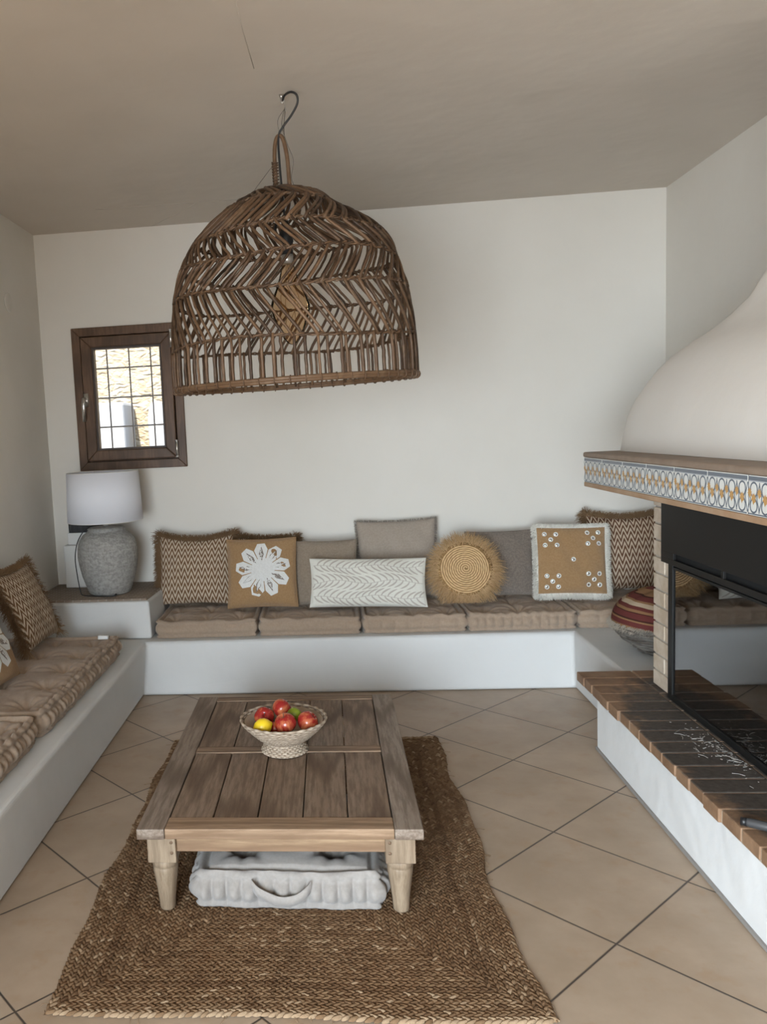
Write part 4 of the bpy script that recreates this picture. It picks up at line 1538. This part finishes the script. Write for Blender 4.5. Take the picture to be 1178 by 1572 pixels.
# stray fibres
for k in range(60):
    sd = rnd.choice([0, 1, 2, 3]); f = rnd.uniform(-1, 1)
    x, y, dx, dy = [(f * hxr, -hyr, 0, -1), (hxr, f * hyr, 1, 0), (f * hxr, hyr, 0, 1), (-hxr, f * hyr, -1, 0)][sd]
    x, y = warp(cxr + x, cyr + y); l_ = rnd.uniform(.01, .03)
    b.tube([(x - dx * .01, y - dy * .01, .006), (x + dx * l_ * .5 + rnd.gauss(0, .004), y + dy * l_ * .5, .006), (x + dx * l_ + rnd.gauss(0, .01), y + dy * l_ + rnd.gauss(0, .006), .002)], .0008, 4, tint=.9)
o = tag(b.build('jute_rug', M['jute']), 'rectangular brown braided jute rug under the wooden coffee table', 'rug')

# ================================================================== COFFEE TABLE
TZ = .0135
TB = thing('coffee_table', 'low square-legged weathered teak coffee table with planked top', 'coffee table', (-.21, 3.22, TZ))
TL = (-.21, 3.22, 0)
X0, X1, Y0, Y1, ZT, ZB = -.680, .256, 2.535, 3.895, .320, .284


def part(name, m, boxes, bevel=.003, label=None, parent=TB):
    b = MB()
    for bx in boxes:
        b.box(*bx)
    o = b.build(name, m, parent, smooth=False, bevel=bevel)
    o.location = (-TL[0], -TL[1], -TZ)
    if label:
        o['label'] = label
    return o


PXs = [-.585, -.435, -.284, -.132, .018, .163]
part('side_stile', M['woodYg'], [(X0, -.587, Y0, Y1, ZB, ZT)])
part('side_stile', M['woodYg'], [(.165, X1, Y0, Y1, ZB, ZT)])
part('end_rail', M['woodXlit'], [(-.586, .164, Y0 + .003, Y0 + .088, ZB, ZT - .0005)])
part('end_rail', M['woodX'], [(-.586, .164, 3.832, Y1 - .002, ZB, ZT - .0005)])
part('middle_rail', M['woodX'], [(-.586, .164, 3.188, 3.250, ZB, ZT - .0005)])
for (ya, yb) in ((2.6255, 3.1855), (3.2525, 3.8295)):
    for i in range(5):
        part('top_plank', M['woodY'], [(PXs[i] + .0018, PXs[i + 1] - .0018, ya, yb, ZB + .004, ZT - .003)], .0035)
part('apron', M['woodXl'], [(-.555, .135, Y0 + .030, Y0 + .052, .228, ZB)])
part('apron', M['woodX'], [(-.555, .135, Y1 - .052, Y1 - .030, .228, ZB)])
part('apron', M['woodY'], [(X0 + .050, X0 + .072, Y0 + .115, Y1 - .115, .228, ZB)])
part('apron', M['woodY'], [(X1 - .072, X1 - .050, Y0 + .115, Y1 - .115, .228, ZB)])
M['peg'] = mat('dark_peg', (.16, .10, .06), .7)
for (lx, ly) in ((-.602, Y0 + .062), (.182, Y0 + .062), (-.602, Y1 - .062), (.182, Y1 - .062)):
    b = MB()
    b.lathe([(.022, 0.0), (.0265, .004), (.029, .04), (.036, .10), (.042, .140), (.0425, .152), (.040, .157), (.044, .163), (.045, .172), (.043, .180), (.040, .186)], 32, (lx, ly, TZ))
    nb = MB(); b.box(lx - .048, lx + .048, ly - .048, ly + .048, .1965, ZB)
    o = b.build('leg', M['woodZ'], TB, smooth=False, bevel=.0025); o.location = (-TL[0], -TL[1], -TZ)
    for p_ in o.data.polygons:
        p_.use_smooth = len(p_.vertices) == 4 and p_.index < 320
    if ly < 3:
        for zz in (.268, .232):
            bb = MB(); bb.tube([(lx + (.034 if lx < 0 else -.034), ly - .050, zz), (lx + (.034 if lx < 0 else -.034), ly - .046, zz)], .0055, 10)
            pg = bb.build('peg', M['peg'], o)

# ================================================================== FLOOR CUSHION UNDER TABLE
fc = mattress('pale grey tufted floor cushion with a carry strap under the coffee table', -.187, 2.895, .0135, .610, .60, .128, 2, 2, M['greycotton'], radians(-1), None, 'floor_cushion', seed=31, res=.0045, pleat=.052, pleat_amp=.036, puff=.050, tuft=.070, top_pleat=.001)
b = MB()
hp = smooth_path([(-.118, -.318, .094), (-.095, -.342, .082), (-.045, -.352, .062), (-.01, -.354, .055), (.03, -.352, .062), (.065, -.342, .082), (.082, -.318, .094)], 6)
vs = []
for p in hp:
    vs += [(p.x, p.y, p.z + .018), (p.x, p.y - .004, p.z + .017), (p.x, p.y - .004, p.z - .018), (p.x, p.y, p.z - .018)]
fs = []
for i in range(len(hp) - 1):
    for k in range(4):
        l = (k + 1) % 4
        fs.append((i * 4 + k, i * 4 + l, i * 4 + 4 + l, i * 4 + 4 + k))
b.add(vs, fs); b.build('carry_strap', M['greycotton'], fc)

# ================================================================== FRUIT BOWL
FBX, FBY, FBZ = -.222, 3.205, .3205
FB = thing('fruit_bowl', 'woven seagrass footed bowl of fruit on the coffee table', 'bowl', (FBX, FBY, FBZ))
m = mat('seagrass', (.4, .3, .2), .85)
t = NT(m); a = t.n('ShaderNodeAttribute', attribute_name='tint'); co = t.coord(); n = t.noise(co, 120, 3)
c = t.mix(a.outputs['Fac'], (.15, .10, .062), (.60, .50, .39)); t.color(t.mix(t.math('MULTIPLY', n, .5), c, (.30, .21, .14))); t.bump(n, .5, .002)
M['seagrass'] = m
pro = [(.090, .003), (.089, .010), (.083, .020), (.077, .030), (.074, .040), (.080, .048), (.094, .057), (.110, .067), (.126, .082), (.142, .097), (.156, .112), (.168, .127)]
rnd = random.Random(4)


def coil(b, r_, z, k, th=.0044, n=120):
    pts = []
    for i in range(n):
        q = 2 * pi * i / n
        w = sin(q * 24 + (k % 2) * pi)
        pts.append(((r_ + .0015 * w) * cos(q), (r_ + .0015 * w) * sin(q), max(z, th) + .0008 * w))
    b.tube(pts, [th * (1 + .22 * sin(i * 1.9 + k)) for i in range(n)], 6, closed=True, tint=[min(1, max(0, .5 + .38 * sin(2 * pi * i / n * 24 + (k % 2) * pi) + rnd.gauss(0, .15))) for i in range(n)])


def walk(pro, step):
    out = []; d_ = 0; L_ = [0]
    for i in range(1, len(pro)):
        L_.append(L_[-1] + sqrt((pro[i][0] - pro[i - 1][0]) ** 2 + (pro[i][1] - pro[i - 1][1]) ** 2))
    k = 0
    while k * step <= L_[-1]:
        s = k * step
        for i in range(len(pro) - 1):
            if L_[i] <= s <= L_[i + 1]:
                f = (s - L_[i]) / (L_[i + 1] - L_[i]); out.append((pro[i][0] + f * (pro[i + 1][0] - pro[i][0]), pro[i][1] + f * (pro[i + 1][1] - pro[i][1]))); break
        k += 1
    return out


b = MB()
for k, (r_, z) in enumerate(walk(pro[:5], .0075)):
    coil(b, r_, z, k)
b.build('foot', M['seagrass'], FB)
b = MB()
for k, (r_, z) in enumerate(walk(pro[4:], .0070)):
    coil(b, r_, z, k)
b.lathe([(.002, .050), (.064, .046), (.082, .056), (.114, .080), (.160, .127), (.156, .128), (.110, .085), (.078, .062), (.002, .056)], 48)
b.build('basket_bowl', M['seagrass'], FB)
b = MB()
coil(b, .171, .134, 1, .0056, 96); b.build('rim', M['seagrass'], FB)

m = mat('apple_skin', (.35, .03, .02), .25, spec=.5)
t = NT(m); tc = t.n('ShaderNodeTexCoord'); oi = t.n('ShaderNodeObjectInfo')
mp = t.n('ShaderNodeMapping'); mp.inputs['Scale'].default_value = (9, 9, 2.5); t.l(tc.outputs['Object'], mp.inputs[0])
ad = t.n('ShaderNodeVectorMath', operation='ADD'); cb = t.n('ShaderNodeCombineXYZ'); rr0 = t.math('MULTIPLY', oi.outputs['Random'], 50.0); t.l(rr0, cb.inputs[0]); t.l(rr0, cb.inputs[1])
t.l(mp.outputs[0], ad.inputs[0]); t.l(cb.outputs[0], ad.inputs[1])
n = t.noise(ad.outputs[0], 3.5, 4); c = t.mix(t.ramp(n, [(.46, (0, 0, 0)), (.72, (1, 1, 1))]), (.27, .018, .014), (.60, .20, .08))
t.color(c); M['apple'] = m
m = mat('lemon_skin', (.80, .55, .02), .4); t = NT(m); t.bump(t.noise(t.coord(), 160, 2), .3, .001); M['lemon'] = m
m = mat('lime_skin', (.20, .24, .015), .4); t = NT(m); t.bump(t.noise(t.coord(), 160, 2), .3, .001); M['lime'] = m
M['stem'] = mat('fruit_stem', (.10, .06, .03), .8)


def apple_mb(r_):
    b = MB(); pf = []
    for i in range(25):
        a_ = -pi / 2 + pi * i / 24
        rr_ = r_ * cos(a_) * (1 + .06 * sin(a_))
        z = r_ * .92 * sin(a_)
        dimp = max(0, 1 - (rr_ / (r_ * .45))) ** 2
        z -= (.30 if a_ > 0 else -.18) * r_ * dimp
        pf.append((max(rr_, .0006), z))
    b.lathe(pf, 32, fn=lambda q, z: 1 + .018 * cos(5 * q))
    return b


AG = 'red apples in the fruit bowl'
ap = [((.012, -.075, .138), .043, (.3, -.25, 0), 'shiny red apple front and centre in the seagrass bowl', 'apple'),
      ((.098, -.030, .128), .043, (.75, .35, 1), 'red apple with orange blush at the right side of the bowl', 'apple'),
      ((-.010, .075, .146), .041, (.9, 0, 2), 'red apple at the back of the bowl, highest of the fruit', 'apple'),
      ((-.080, .030, .128), .041, (.9, -.5, .4), 'dark red apple behind the lemon in the bowl', 'apple'),
      ((-.032, -.028, .100), .030, (.2, .3, .8), 'small red apple half hidden between lemon and front apple', 'apple')]
for (p, r_, rot, lb, _) in ap:
    A = thing('apple', lb, 'apple', (FBX + p[0], FBY + p[1], FBZ + p[2]), rot, AG)
    apple_mb(r_).build('flesh', M['apple'], A)
    b = MB(); b.tube([(0, 0, r_ * .58), (.002, 0, r_ * .8), (.005, .002, r_ * 1.08)], [.0012, .0013, .0018], 6); b.build('stem', M['stem'], A)
b = MB(); b.lathe([(.001, -.044), (.005, -.043), (.011, -.036), (.024, -.026), (.032, -.010), (.034, .004), (.030, .018), (.020, .031), (.009, .038), (.005, .042), (.001, .043)], 28)
o = tag(b.build('lemon', M['lemon']), 'bright yellow lemon at the front left of the fruit bowl', 'lemon'); o.location = (FBX - .080, FBY - .068, FBZ + .122); o.rotation_euler = (0, radians(75), radians(20))
b = MB(); b.lathe([(.001, -.032), (.008, -.030), (.020, -.022), (.027, -.008), (.028, .004), (.024, .017), (.012, .027), (.004, .031), (.001, .031)], 28)
o = tag(b.build('lime', M['lime']), 'small green lime between the apples in the bowl', 'lime'); o.location = (FBX + .042, FBY + .022, FBZ + .140); o.rotation_euler = (.3, radians(60), 0)
